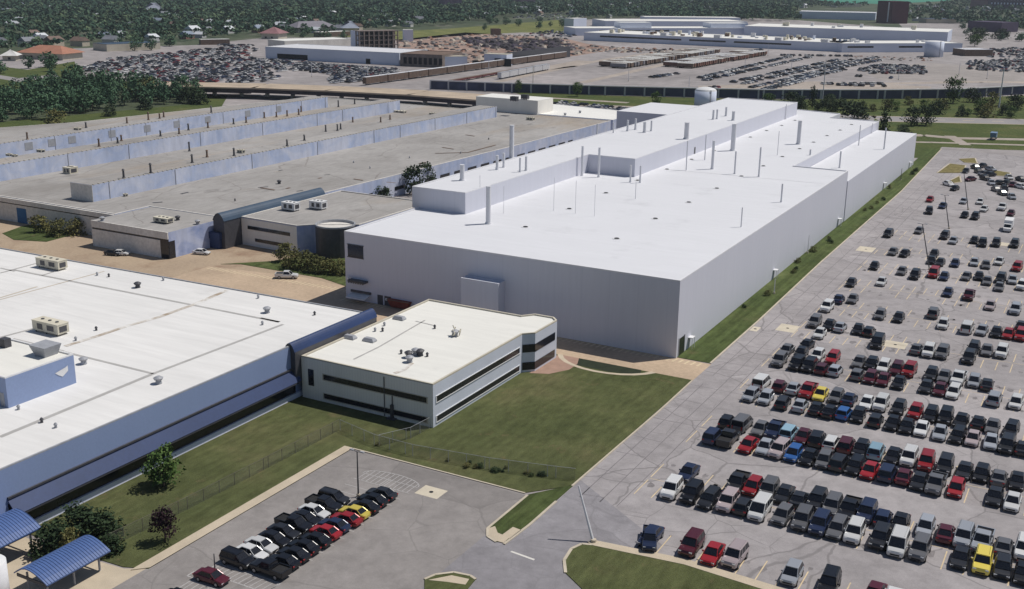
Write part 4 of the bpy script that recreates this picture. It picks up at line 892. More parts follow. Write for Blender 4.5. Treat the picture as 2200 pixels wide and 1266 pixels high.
# length, half width, stations (y, halfwidth, zbottom, ztop); glass base y0,y1 at z; roof y0,y1 at z
KIND = {
 's': dict(st=[(-2.32,.68,.38,.56),(-2.2,.82,.25,.70),(-1.9,.88,.20,.78),(-1.0,.90,.20,.90),(0,.91,.20,.95),(1.3,.91,.20,.98),(1.9,.88,.22,.98),(2.2,.82,.30,.94),(2.32,.70,.42,.72)],
           g=(-1.15,1.75,.90,.78), r=(-.35,.95,1.43,.60), wh=(-1.40,1.38,.33)),
 'u': dict(st=[(-2.32,.70,.42,.72),(-2.2,.86,.30,.95),(-1.9,.92,.26,1.04),(-1.05,.94,.26,1.10),(0,.95,.26,1.12),(1.4,.95,.26,1.14),(2.1,.93,.28,1.14),(2.28,.88,.36,1.08),(2.34,.80,.45,.90)],
           g=(-1.2,2.24,1.08,.85), r=(-.45,1.98,1.72,.70), wh=(-1.42,1.42,.37)),
 'v': dict(st=[(-2.5,.72,.36,.66),(-2.38,.88,.25,.86),(-2.0,.94,.22,1.00),(-1.4,.97,.22,1.10),(0,.98,.22,1.12),(1.6,.98,.22,1.12),(2.3,.96,.25,1.12),(2.46,.92,.32,1.08),(2.5,.86,.42,.92)],
           g=(-1.75,2.44,1.08,.90), r=(-.75,2.28,1.84,.78), wh=(-1.62,1.45,.34)),
 'h': dict(st=[(-2.05,.68,.38,.58),(-1.95,.82,.25,.74),(-1.65,.87,.20,.82),(-.9,.89,.20,.94),(0,.90,.20,.98),(1.2,.90,.20,1.02),(1.75,.88,.22,1.02),(1.95,.83,.28,.96),(2.02,.74,.40,.80)],
           g=(-1.1,1.9,.94,.79), r=(-.3,1.55,1.50,.63), wh=(-1.28,1.28,.32)),
 'w': dict(st=[(-2.4,.68,.38,.56),(-2.28,.83,.25,.70),(-1.9,.89,.20,.80),(-1.0,.91,.20,.92),(0,.92,.20,.97),(1.4,.92,.20,1.0),(2.1,.90,.22,1.0),(2.34,.85,.30,.95),(2.4,.76,.42,.76)],
           g=(-1.15,2.25,.93,.80), r=(-.4,1.95,1.46,.64), wh=(-1.42,1.42,.33)),
 'p': dict(st=[(-2.75,.76,.45,.80),(-2.62,.92,.36,1.02),(-2.2,.96,.34,1.10),(-1.2,.97,.34,1.14),(0,.98,.34,1.14),(.75,.98,.34,1.14),(.80,.98,.34,1.10),(2.6,.97,.38,1.10),(2.75,.92,.45,1.05)],
           g=(-1.35,.72,1.10,.86), r=(-.6,.55,1.78,.72), wh=(-1.75,1.65,.39)),
}
def ring(y, w, zb, zt):
    h = zt-zb
    pts = [(-w*.86,zb),(-w*.98,zb+.18*h),(-w,zb+.55*h),(-w*.97,zb+.85*h),(-w*.86,zt)]
    pts += [(-p[0],p[1]) for p in pts[::-1]]
    return [(p[0],y,p[1]) for p in pts]
CARMESH = {}
def car_meshes(k):
    if k in CARMESH: return CARMESH[k]
    K = KIND[k]; out = {}; W0 = 1
    y0, y1, zg, wg = K['g']; ry0, ry1, zr, wr = K['r']
    m = MB(); m.loft([ring(*s) for s in K['st']])
    B4 = [(-wg,y0,zg),(wg,y0,zg),(wg,y1,zg),(-wg,y1,zg)]; T4 = [(-wr,ry0,zr),(wr,ry0,zr),(wr,ry1,zr),(-wr,ry1,zr)]
    ins = lambda P, e: [(p[0]-e*math.copysign(1,p[0]), p[1]+(e if i < 2 else -e), p[2]) for i, p in enumerate(P)]
    m.hexa(ins(B4,.07), ins(T4,.07), 1)
    rt = [(-wr-.03,ry0-.06),(wr+.03,ry0-.06),(wr+.03,ry1+.06),(-wr-.03,ry1+.06)]
    m.loft([[(x,y,z) for x, y in (((-wr-.04)*s,(ry0-.08)) ,((wr+.04)*s,(ry0-.08)),((wr+.04)*s,(ry1+.08)),((-wr-.04)*s,(ry1+.08)))] for z, s in ((zr-.05,1),(zr+.02,.98),(zr+.06,.86))])
    lerp = lambda a, b, t: tuple(a[i]+(b[i]-a[i])*t for i in range(3))
    for i in range(4): m.tube(B4[i], T4[i], .055, .045, 5)
    ts = (.42,) if k in 'sh' else ((.3,.62) if k in 'uvw' else ())
    for s in (0, 1):
        for tt in ts:
            b_, t_ = (lerp(B4[1],B4[2],tt), lerp(T4[1],T4[2],tt)) if s else (lerp(B4[0],B4[3],tt), lerp(T4[0],T4[3],tt)); m.tube(b_, t_, .045, .04, 5)
        x = (1 if s else -1)*(wg+.16); m.box(x-.09,x+.09,y0+.38,y0+.52,zg+.02,zg+.17)
    if k == 'p':
        m.box(-.86,.86,.86,2.62,1.06,1.12,1); 
        for s in (-1,1): m.box(s*.93-.06,s*.93+.06,.8,2.7,1.05,1.30)
        m.box(-.9,.9,2.62,2.74,1.0,1.28); m.box(-.9,.9,.80,.88,1.0,1.32)
    if k in 'uvw':
        for s in (-1,1): m.tube((s*wr*.85,ry0+.3,zr+.12),(s*wr*.85,ry1-.1,zr+.12),.03,n=4)
    m.box(-.5,.5,K['st'][0][0]-.02,K['st'][1][0],.40,.56,1)
    out['body'] = m
    def pane(a, b, c, d):
        P = [Vector(x) for x in (a,b,c,d)]; ctr = sum(P, Vector())/4
        P = [ctr+(p-ctr)*.96 for p in P]; n = (P[1]-P[0]).cross(P[3]-P[0]).normalized()*.02
        return [tuple(p-n) for p in P], [tuple(p+n) for p in P]
    def mk(*q): mm = MB(); mm.hexa(*pane(*q)); return mm
    out['windscreen'] = mk(B4[0],B4[1],T4[1],T4[0]); out['rear_window'] = mk(B4[2],B4[3],T4[3],T4[2])
    out['side_window'] = mk(B4[1],B4[2],T4[2],T4[1]); out['side_window.b'] = mk(B4[3],B4[0],T4[0],T4[3])
    f, r_, rad = K['wh']; hw = max(s[1] for s in K['st'])
    m = MB(); n = 14; vs = []
    for x in (-.11,.11): vs += [(x, rad*math.cos(2*math.pi*i/n), rad*math.sin(2*math.pi*i/n)) for i in range(n)]
    m.add(vs, [(i,(i+1)%n,(i+1)%n+n,i+n) for i in range(n)]+[tuple(range(n))[::-1], tuple(range(n,2*n))])
    for x in (-.125,.125):
        m.add([(x, rad*.6*math.cos(2*math.pi*i/n), rad*.6*math.sin(2*math.pi*i/n)) for i in range(n)], [tuple(range(n)) if x > 0 else tuple(range(n))[::-1]], 1)
    out['wheel'] = m
    zl = K['st'][1][3]; e = K['st'][1][0]; e2 = K['st'][-2][0]; z2 = K['st'][-2][3]
    m = MB(); m.box(-.17,.17,-.06,.05,-.07,.07); out['headlight'] = m
    m = MB(); m.box(-.15,.15,-.05,.06,-.08,.08) if k != 'v' else m.box(-.08,.08,-.05,.06,-.25,.25); out['taillight'] = m
    mats = {'body':[M['paint'],M['cabin']],'wheel':[M['tyre'],M['rim']],'headlight':M['lampw'],'taillight':M['lampr']}
    res = []
    for nme, mb in out.items():
        me = mb.mesh('%s_%s' % ({'s':'sedan','u':'suv','v':'minivan','p':'pickup','h':'hatchback','w':'estate'}[k], nme.split('.')[0]), mats.get(nme, M['carglass'])); base = nme.split('.')[0]
        if nme == 'wheel':
            for sx in (-1,1):
                for yy in (f, r_): res.append((base, me, (sx*(hw-.10), yy, rad)))
        elif nme == 'headlight':
            for sx in (-1,1): res.append((base, me, (sx*.62, e-.03, zl-.14)))
        elif nme == 'taillight':
            for sx in (-1,1): res.append((base, me, (sx*.68, e2+.05, z2-.18)))
        else: res.append((base, me, (0,0,0)))
    # one-mesh version for cars too small in the picture to show their parts
    J = MB(); jm = []
    for base, me, off in res:
        idx = []
        for mm in me.materials:
            if mm not in jm: jm.append(mm)
            idx.append(jm.index(mm))
        n0 = len(J.v); J.v += [(v.co.x+off[0], v.co.y+off[1], v.co.z+off[2]) for v in me.vertices]
        for p in me.polygons: J.f.append([i+n0 for i in p.vertices]); J.m.append(idx[p.material_index])
    whole = J.mesh({'s':'sedan','u':'suv','v':'minivan','p':'pickup','h':'hatchback','w':'estate'}[k], jm)
    CARMESH[k] = (res, whole); return CARMESH[k]
PAINT = {'k':((.009,.009,.012),'black'),'q':((.022,.023,.028),'charcoal'),'n':((.018,.028,.070),'navy blue'),'w':((.64,.64,.64),'white'),'s':((.33,.35,.39),'silver'),'g':((.13,.13,.14),'grey'),
         'r':((.30,.016,.022),'red'),'m':((.085,.012,.022),'maroon'),'b':((.03,.11,.33),'blue'),'a':((.27,.42,.52),'light blue'),'y':((.68,.55,.10),'yellow'),'c':((.42,.35,.36),'champagne')}
WORD = {'s':'sedan','u':'SUV','v':'minivan','p':'pickup','h':'hatchback','w':'estate car'}
def make_car(k, col, x, y, rz, z=.012, parts=True, name=None):
    res, whole = car_meshes(k); nm = name or {'s':'parked_car','u':'parked_car','h':'parked_car','w':'parked_car','v':'minivan','p':'pickup_truck'}[k]
    kk = RND.uniform(.85, 1.15); c = tuple(min(1, v*kk) for v in PAINT[col][0])+(1,)
    if not parts:
        o = new_ob(nm, whole); o.location = (x,y,z); o.rotation_euler = (0,0,rz); o.color = c; return o
    o = bpy.data.objects.new(nm, None); COL.objects.link(o); o.location = (x,y,z); o.rotation_euler = (0,0,rz); o.empty_display_size = .3
    for base, me, off in res:
        p = new_ob(base, me, o); p.location = off
        if base == 'body': p.color = c
    return o
ROWS = [
 (124.3, "-46.7ns -41.2mu -38.1rs -35.4cu -27.9ss -23.3ku -18.0ms -15.7wu"),
 (138.6, "-49.3wu -46.3ku -43.6ks -41.0cu -38.7ks -36.4wv -33.2gs -30.5su -28.1nu -25.8gs -23.5wu -20.2ku -17.8wv -15.1su -10.2ks -7.6yu -5.2ks -2.8ks"),
 (145.0, "-49.2ns -41.7kp -39.4rs -37.1su -34.8ks -32.5ks -30.2ku -27.9wu -25.6kp -23.3nu -21.0ns -18.7ks -15.5ss -12.9ms -10.6su -8.3sp -5.7gs -3.3wu"),
 (159.8, "-50.4nu -48.0kp -44.5rs -42.0ss -39.7cu -37.4bs -35.0ks -32.7gs -30.4ku -28.1ks -25.8rs -23.3nu -21.0ms -18.7ks -16.4gp -13.6rs -8.4ks -6.0ws"),
 (167.2, "-50.4ks -47.9wv -44.8gs -42.5np -40.2au -37.9ms -35.6ku -33.3ws -31.0mu -28.7ks -26.4au -23.8ks -21.5wu -18.9ru -16.2ku -13.4ks -11.0ks -8.6ws -6.1ks"),
 (180.4, "-50.7ss -48.0ws -44.8ks -41.8ss -39.0ks -36.7ks -34.4bs -32.1ks -29.1ks -26.4ks -24.1ks -21.8ws -18.9ss -16.2ks -13.9cs -11.2ws -8.8ku -6.5ks"),
 (187.8, "-50.8wv -47.5ms -45.0ss -42.4rp -40.1ys -37.4gs -35.1ns -32.1ws -29.8wu -26.8ks -24.0rs -21.5ks -19.1ku -16.6ks -14.0ks -11.7gs -8.9ks"),
 (201.0, "-51.4su -47.9ku -45.6ku -43.1ms -40.7ss -36.6gs -34.2ms -31.9ms -29.1ks -24.4ks -22.0ms -19.7ws -12.9wu -9.4ws"),
 (208.3, "-51.9ws -49.0ks -45.8ws -42.9rs -37.9gs -35.6ks -33.3ws -30.9ms -28.6ru -24.7ks -22.4gs -19.9wp -17.2ss -14.9ks"),
 (222.0, "-48.9ws -37.2kv -29.6gs -27.3wu -24.8gu -19.8ku"),
 (229.0, "-51.7su -48.6ks -46.2ss -42.6ks -40.2ks -19.8ks -17.3gs -14.6wu"),
 (242.3, "-52.2wu -40.7ss -36.8ks -27.6ws -22.7wv -19.8ss -17.0ks -14.7rs -12.3ru"),
 (249.8, "-51.4ns -30.7su -12.9ks"),
]
FARCARS = "-52.2,266.2,ks -50.7,285.8,ks -46.0,270.9,ws -48.7,252.0,gs -49.3,213.3,ks -43.6,284.1,gs -40.0,281.3,ku -36.2,285.6,rv -33.5,284.3,ns -36.6,298.6,ks -33.1,299.8,ns -28.9,303.5,ss -25.9,302.1,gs -23.3,308.0,ws -18.6,303.5,ru -28.7,287.2,gs -26.0,289.1,ks -23.7,285.3,gs -21.0,289.1,ku -20.5,281.0,gs -18.4,289.7,ss -15.8,284.8,wu -30.5,269.5,ns -25.8,269.0,mp -20.5,263.0,cs -15.2,262.2,su -53.0,386.5,rs -50.0,365.7,ku -47.6,377.4,ns -42.8,389.3,ss -38.0,391.5,ws -35.3,379.2,ws -39.4,365.9,ks -36.2,364.7,ku -30.5,384.8,wp -27.1,376.8,ms -54.8,325.1,ku -47.9,334.9,gs -40.3,331.4,ku -37.3,326.6,ss -29.7,327.4,ku -32.2,330.5,ks -26.4,329.5,ku -21.8,331.1,ku -49.5,304.0,gs -46.4,303.6,ks -39.5,307.8,ks -38.9,299.6,ks -52.1,420.8,ws -48.8,412.5,ks -29.7,406.9,ss -48.3,464.9,ks -46.5,470.2,ks -50.5,453.7,ks -42.7,463.6,ss -46.1,455.3,ks -46.5,435.3,ms -42.0,440.4,ks -43.7,450.9,gs -38.9,431.6,ss -36.6,432.7,ks -34.3,434.2,ks -31.8,431.7,ms -33.6,422.2,ks -30.3,445.7,ks -28.8,429.3,ws -35.9,418.6,gs -33.2,412.4,ks -34.6,447.5,ws -41.5,449.9,ks"

ORD = ['front','second','third','fourth','fifth','sixth','seventh','eighth','ninth','tenth','eleventh','twelfth','thirteenth','fourteenth','fifteenth','sixteenth','seventeenth','eighteenth','nineteenth','twentieth']
import re
LABELS = {}
CARS = []          # (object, description, row phrase, index, neighbours)
def parse(s):
    m_ = re.match(r'(-?[\d.]+)([a-z])([a-z])', s); c = m_.group(2)
    if c == 'k' and RND.random() < .45: c = 'q'
    k_ = m_.group(3)
    if c == 'w' and RND.random() < .22: c = 's'
    if c == 's' and RND.random() < .25: c = 'g'
    if k_ == 's' and c != 'y': k_ = RND.choice('sssshhw')
    return float(m_.group(1)), c, k_
for ri, (Y, s) in enumerate(ROWS):
    row = sorted(parse(q) for q in s.split())
    D = ['%s %s' % (PAINT[c][1], WORD[k]) for x, c, k in row]
    for i, (x, c, k) in enumerate(row):
        rz = RND.gauss(0, .025)+(0 if RND.random() < .75 else math.pi)
        o = make_car(k, c, x, Y+RND.uniform(-.35,.35), rz, parts=True); o.scale = (1.17, 1.10, 1.22)
        rp = 'front row by the grass island' if ri == 0 else '%s row up from the grass island' % ORD[ri]
        nb = ('between %s and %s' % (D[i-1], D[i+1])) if 0 < i < len(row)-1 else (('at the left end beside %s' % D[1]) if i == 0 else ('farthest right beside %s' % D[i-1]))
        CARS.append((o, D[i], nb, rp, i, 'cars parked in the big right hand lot'))
far = []
for q in FARCARS.split():
    a, b, c = q.split(','); cc = c[0]
    if cc == 'k' and RND.random() < .45: cc = 'q'
    far.append((float(a), float(b), cc, c[1]))
far.sort(key=lambda f: f[1])
band = 0; bands = []
for f in far:
    if bands and f[1]-bands[-1][-1][1] < 7 and len(bands[-1]) < 9: bands[-1].append(f)
    else: bands.append([f])
for bi, bnd in enumerate(bands):
    bnd.sort(); D = ['%s %s' % (PAINT[c][1], WORD[k]) for x, y, c, k in bnd]
    for i, (x, y, c, k) in enumerate(bnd):
        jumble = y > 402
        o = make_car(k, c, x, y, RND.uniform(-.9, .9) if jumble else RND.gauss(0, .05), parts=y < 300); o.scale = (1.15, 1.08, 1.2)
        rp = 'in the crowded far corner by the straw coloured beds' if jumble else ('in the sparse middle of the lot' if y < 300 else 'in the empty far half of the lot')
        if len(bnd) == 1: nb = 'standing alone'
        else: nb = ('between %s and %s' % (D[i-1], D[i+1])) if 0 < i < len(bnd)-1 else (('left of %s' % D[1]) if i == 0 else ('right of %s' % D[i-1]))
        CARS.append((o, D[i], nb, rp, i, 'cars scattered in the far part of the right hand lot'))
LOTL = [(111.9,'ku'),(109.7,'kp'),(107.5,'ws'),(105.3,'ks'),(103.2,'kp'),(101.0,'ks'),(98.9,'ks'),(96.8,'ws'),(94.7,'ws'),(92.4,'ku'),(87.8,'ms'),(82.4,'ks')]
LOTR = [(116.6,'ks'),(114.4,'ks'),(112.2,'ks'),(110.1,'ys'),(108.0,'rs'),(105.8,'ns'),(103.7,'rs'),(101.4,'ks'),(99.2,'ks'),(97.1,'ks'),(95.0,'ks'),(92.7,'kp')]
for X, lst, side in ((-89.3, LOTL, 'left'), (-84.5, LOTR, 'right')):
    lst = [(y, ('q' if c[0] == 'k' and RND.random() < .4 else c[0])+c[1]) for y, c in lst]
    D = ['%s %s' % (PAINT[c[0]][1], WORD[c[1]]) for y, c in lst]
    for i, (y, c) in enumerate(lst):
        o = make_car(c[1], c[0], X+RND.uniform(-.2,.2), y, math.pi/2*(1 if side == 'left' else -1)+RND.gauss(0,.02))
        nb = ('between %s and %s' % (D[i-1], D[i+1])) if 0 < i < len(lst)-1 else (('at the top end next to %s' % D[1]) if i == 0 else 'at the bottom end beside %s' % D[i-1])
        CARS.append((o, D[i], nb, '%s column of the small staff lot' % side, i, 'cars parked in the small staff lot'))
cnt = {}
for o, d, nb, rp, i, g in CARS:
    l = '%s %s, %s' % (d, nb, rp); cnt[l] = cnt.get(l, 0)+1
seen = {}
for o, d, nb, rp, i, g in CARS:
    l = '%s %s, %s' % (d, nb, rp)
    if cnt[l] > 1:
        l = '%s, %s from the left, %s' % (d, ORD[i] if i else 'first', rp)
        if 'column' in rp: l = '%s, %s from the top, %s' % (d, ORD[i] if i else 'first', rp)
    if l in seen: l = '%s nearest tall lamp post %s, %s' % (d, 'left side' if o.location.x < -38 else 'right side', rp)
    while len(l.split()) > 16: l = l.rsplit(' ', 1)[0]
    seen[l] = 1
    tag(o, l, 'car' if o.name[:3] == 'par' else ('minivan' if o.name[:3] == 'min' else 'pickup'), g)
def single(k, c, q, rz, label, cat, nm=None, z=.02):
    a = at(*q, .7); o = make_car(k, c, a.x, a.y, rz, z, name=nm); return tag(o, label, cat)
single('p', 'w', (616,592), math.radians(118), 'white pickup truck alone on the tan concrete road beside the lawn', 'pickup')
single('s', 'w', (259,543), math.radians(115), 'white car parked beside the low grey office block wall', 'car')
single('s', 'q', (243,543), math.radians(105), 'dark wrecked looking car beside the white car at the grey office block', 'car')
single('s', 'w', (433,541), math.radians(105), 'white car parked along the mottled blue wall by the dark canopy', 'car')
single('u', 'q', (100,482), math.radians(80), 'dark car at the far left beside the grass patch and blue door', 'car')
single('p', 'n', (1396,1158), math.radians(20), 'dark blue pickup alone in the lane near the leaning lamp pole', 'pickup')
# white box truck
a = at(2166,487,1.2); T = thing('box_truck', 'white box truck parked alone in the upper right of the lot', 'truck', (a.x,a.y,.012))
o = T.location; m = MB(); m.box(o.x-1.15,o.x+1.15,o.y-1.2,o.y+4.2,.9,3.3); m.build('cargo_box', M['white_metal'], T)
m = MB(); m.loft([[(o.x+s*1.02,o.y+y,z) for s, z in ((-1,.5),(1,.5),(1,zt),(-1,zt))] for y, zt in ((-3.4,1.25),(-2.7,1.45),(-2.1,2.35),(-1.25,2.45))]); m.build('cab', M['white_metal'], T)
m = MB(); m.hexa([(o.x-.9,o.y-2.76,1.5),(o.x+.9,o.y-2.76,1.5),(o.x+.9,o.y-2.68,1.5),(o.x-.9,o.y-2.68,1.5)], [(o.x-.85,o.y-2.22,2.25),(o.x+.85,o.y-2.22,2.25),(o.x+.85,o.y-2.12,2.25),(o.x-.85,o.y-2.12,2.25)]); m.build('windscreen', M['carglass'], T)
for sx in (-1,1):
    for yy in (-2.4,2.6):
        m = MB(); m.tube((o.x+sx*1.0-.13,o.y+yy,.45),(o.x+sx*1.0+.13,o.y+yy,.45),.45,n=14); m.build('wheel', M['tyre'], T)

# trailers in the far yard, standing side by side
m = MB(); m.box(-1.3,1.3,-6.7,6.7,1.15,3.9,0); m.box(-1.33,1.33,-6.72,6.72,3.9,4.0,1)
for yy in (3.2,4.6):
    for s in (-1,1): m.tube((s*1.0-.15,yy,.5),(s*1.0+.15,yy,.5),.5,n=8,mi=2)
m.box(-.9,.9,-5.6,-5.3,0,1.15,2); m.box(-1.0,1.0,-6.6,6.6,.95,1.15,2)
trm = [m.mesh('trailer', [x, rf, M['tyre']]) for x, rf in ((M['brown_metal'], M['farroof']), (plain('trailer_rust_red', (.20,.10,.075), .2, .3), M['farroof']), (plain('trailer_grey', (.24,.23,.25), .2, .3), M['farroof']), (M['brown_metal'], M['brown_metal']), (plain('trailer_rust', (.17,.09,.07), .2, .3), M['stack_grey']))]
i = 0
for (xa, xb, ya, yb, nm) in ((-369,-358,826,1042,'left'), (-355,-343,818,1040,'left'), (-326,-303,856,1040,'right'), (-312,-289,852,1040,'right')):
    k = 0; y = ya
    while y < yb:
        f = (y-ya)/(yb-ya); o = new_ob('trailer', trm[RND.choice((0,0,2,3,3,2) if nm == 'left' else (0,1,1,3,4,4))]); o.location = (xa+(xb-xa)*f*.2+RND.uniform(-.6,.6), y, .02); o.rotation_euler = (0,0,math.pi/2+RND.gauss(0,.02))
        tag(o, 'flat topped trailer standing side by side in the %s block of the far yard' % nm, 'trailer', 'trailers in the %s block of the far yard' % nm); y += 4.6 + (7 if RND.random() < .04 else 0)
# freight wagons
def wagon(lab, grp, q0, q1, L, w_, h, body, top, z0=1.0):
    a, b = at(*q0), at(*q1); d = (b-a); n = int(d.length/(L+1.2)); u = d.normalized(); rz = math.atan2(u.y,u.x)
    me = MB(); me.box(-L/2,L/2,-w_/2,w_/2,z0,h,0); me.box(-L/2-.05,L/2+.05,-w_/2-.05,w_/2+.05,h,h+.15,1)
    for xx in (-L*.38,-L*.3,L*.3,L*.38):
        for s in (-1,1): me.tube((xx,s*.8-.1,.5),(xx,s*.8+.1,.5),.48,n=8,mi=2)
    k = -L/2+.6
    while k < L/2: me.box(k,k+.15,-w_/2-.06,w_/2+.06,z0+.1,h-.05,2); k += 1.7
    me = me.mesh('freight_wagon', [body, top, M['metal_dark']])
    for i in range(n):
        o = new_ob('freight_wagon', me); p = a+u*((i+.5)*(L+1.2)); o.location = (p.x,p.y,.02); o.rotation_euler = (0,0,rz); tag(o, lab, 'freight wagon', grp)
wagon('grey topped auto rack wagon in the long train crossing the far yard', 'auto rack wagons of the long far train', (782,184), (1238,121), 24, 3.0, 5.2, M['brown_metal'], M['stack_grey'])
wagon('low dark red flat wagon standing right of the long grey train', 'red flat wagons', (930,186), (1150,147), 22, 2.8, 2.0, plain('red_oxide', (.15,.03,.035), .2, .3), M['brown_metal'])
wagon('grey hopper wagon in the short string near the blue screen fence', 'grey hopper wagons', (1072,171), (1190,148), 14, 3.0, 4.6, M['stack_grey'], M['metal_grey'])
a = at(2134,300); T = thing('dump_truck', 'blue and white truck stopped on the gravel drive, right edge', 'truck', a); T.rotation_euler = (0,0,0)
m = MB(); m.hexa([(a.x-1.2,a.y-2.6,1.2),(a.x+1.2,a.y-2.6,1.2),(a.x+1.2,a.y+2,1.2),(a.x-1.2,a.y+2,1.2)], [(a.x-1.4,a.y-2.9,3.4),(a.x+1.4,a.y-2.9,3.4),(a.x+1.4,a.y+2.2,3.4),(a.x-1.4,a.y+2.2,3.4)]); m.build('cargo_box', plain('truck_blue', (.16,.24,.36), .1, 1), T)
m = MB(); m.box(a.x-1.1,a.x+1.1,a.y+2.2,a.y+4.2,.8,3.0); m.build('cab', M['white_metal'], T)
m = MB(); m.box(a.x-1.0,a.x+1.0,a.y+4.18,a.y+4.24,1.9,2.8); m.build('windscreen', M['carglass'], T)
for sx in (-1,1):
    for yy in (-1.8,3.2): m = MB(); m.tube((a.x+sx*1.0-.15,a.y+yy,.5),(a.x+sx*1.0+.15,a.y+yy,.5),.5,n=12); m.build('wheel', M['tyre'], T)

# the hundreds of cars of the far yards
def inpoly(x, y, P):
    c = False
    for i in range(len(P)):
        (x1,y1),(x2,y2) = P[i], P[i-1]
        if (y1 > y) != (y2 > y) and x < (x2-x1)*(y-y1)/(y2-y1)+x1: c = not c
    return c
far_mats = [plain('far_car_black', (.016,.016,.02)), plain('far_car_grey', (.09,.09,.10)), plain('far_car_silver', (.36,.37,.40)), plain('far_car_white', (.68,.68,.68)), plain('far_car_red', (.20,.03,.035)), plain('far_car_blue', (.05,.07,.13)), M['carglass']]
FC = MB()
def small_car(mb, x, y, rz, mi, s=1.0):
    c, s_ = math.cos(rz), math.sin(rz)
    for (w_,y0,y1,z0,z1,w2,y2,y3,q) in ((.88,-2.2,2.2,.3,.92,.86,-2.1,2.15,mi),(.78,-1.1,1.75,.92,1.36,.64,-.4,1.1,6),(.66,-.42,1.12,1.36,1.44,.58,-.3,1.0,mi)):
        P = [(-w_,y0,z0),(w_,y0,z0),(w_,y1,z0),(-w_,y1,z0)]; Q = [(-w2,y2,z1),(w2,y2,z1),(w2,y3,z1),(-w2,y3,z1)]
        tr_ = lambda L: [(x+(p[0]*c-p[1]*s_)*s, y+(p[0]*s_+p[1]*c)*s, p[2]*s) for p in L]
        mb.hexa(tr_(P), tr_(Q), q)
RC = random.Random(23)
yards = [(((165,152),(235,128),(330,118),(450,106),(525,110),(560,128),(690,138),(700,150),(520,160),(330,172)), 900), (((330,160),(520,152),(600,160),(590,178),(340,180)), 190), (((650,134),(700,140),(850,150),(860,156),(760,168),(640,152)), 300),
         (((720,160),(850,158),(900,166),(800,178),(700,180)), 170), (((470,96),(540,98),(560,112),(470,108)), 60), (((1880,139),(1985,143),(1995,158),(1870,160),(1840,152)), 170), (((2080,132),(2210,128),(2215,158),(2080,150)), 230), (((2110,106),(2210,104),(2215,128),(2120,124)), 130), (((1190,66),(1250,72),(1230,82),(1120,74)), 60), (((1080,38),(1250,26),(1300,34),(1200,46)), 130), (((1895,198),(1980,196),(1950,206),(1900,206)), 14), (((1500,190),(1540,186),(1545,196),(1500,198)), 12)]
for P, n in yards:
    k = tries = 0
    W_ = px(*P)
    x0, x1, y0, y1 = min(p[0] for p in W_), max(p[0] for p in W_), min(p[1] for p in W_), max(p[1] for p in W_)
    while k < n and tries < 60000:
        tries += 1; x, y = RC.uniform(x0,x1), RC.uniform(y0,y1)
        y = y0+round((y-y0)/6.0)*6.0+RC.uniform(-.6,.6); x = x0+round((x-x0)/2.7)*2.7
        if inpoly(x, y, W_) and RC.random() < .8: small_car(FC, x, y, RC.gauss(0,.15)+(0 if RC.random() < .8 else 1.4), RC.choice((0,0,0,1,1,2,2,3,3,5,2,3,0,4)), 1.2); k += 1
YARDROWS = [((1500,170),(1700,122)),((1515,174),(1740,124)),((1575,178),(1800,130)),((1595,182),(1830,130)),((1610,190),(1760,158)),((1625,197),(1745,166)),((1640,196),(1720,176)),((1700,168),(1810,145)),((1715,172),(1820,150)),((1760,148),(1890,124)),((1775,152),(1895,130)),((1870,156),(1985,160)),((1850,150),(1975,150)),((1770,182),(1900,182)),((1800,184),(1905,187)),((1680,120),(1830,122)),((1840,165),(1930,170)),((1470,128),(1640,108)),((1400,168),(1470,158))]
YC = []
for a, b in YARDROWS:
    a, b = at(*a), at(*b); d = b-a; L = d.length; d.normalize(); k = 0; rz = math.atan2(d.y, d.x)
    while k < L:
        if RC.random() < .62+.3*math.sin(k*.11+a.x): YC.append((a.x+d.x*k+RC.uniform(-.5,.5), a.y+d.y*k, rz+RC.gauss(0,.1), RC.choice((0,0,0,0,1,1,2,3,5,2,3))))
        k += 2.8
YC.sort(key=lambda c: c[1]); NI = 300-len(CARS)-6
CW = [('black','k'),('grey','g'),('silver','s'),('white','w'),('red','r'),('navy blue','n')]
for x, y, rz, mi in YC[:NI]:
    o = make_car('s', CW[mi][1], x, y, rz, .012, False); tag(o, '%s car in the near rows of the far gravel yard beyond the blue fence' % CW[mi][0], 'car', 'cars in the near rows of the far yard')
for x, y, rz, mi in YC[NI:]: small_car(FC, x, y, rz, mi, 1.25)
a, b = at(1185,224), at(1335,240); d = b-a; L = d.length; d.normalize()
for j in range(2):
    k = 0
    while k < L:
        if RC.random() < .85: small_car(FC, a.x+d.x*k-d.y*j*9, a.y+d.y*k+d.x*j*9, math.atan2(d.y,d.x), RC.choice((2,3,3,2,5,0)))
        k += 2.9
o = FC.build('parked_cars', far_mats); tag(o, 'hundreds of tightly parked cars filling the far storage yards', 'cars', None, 'stuff')
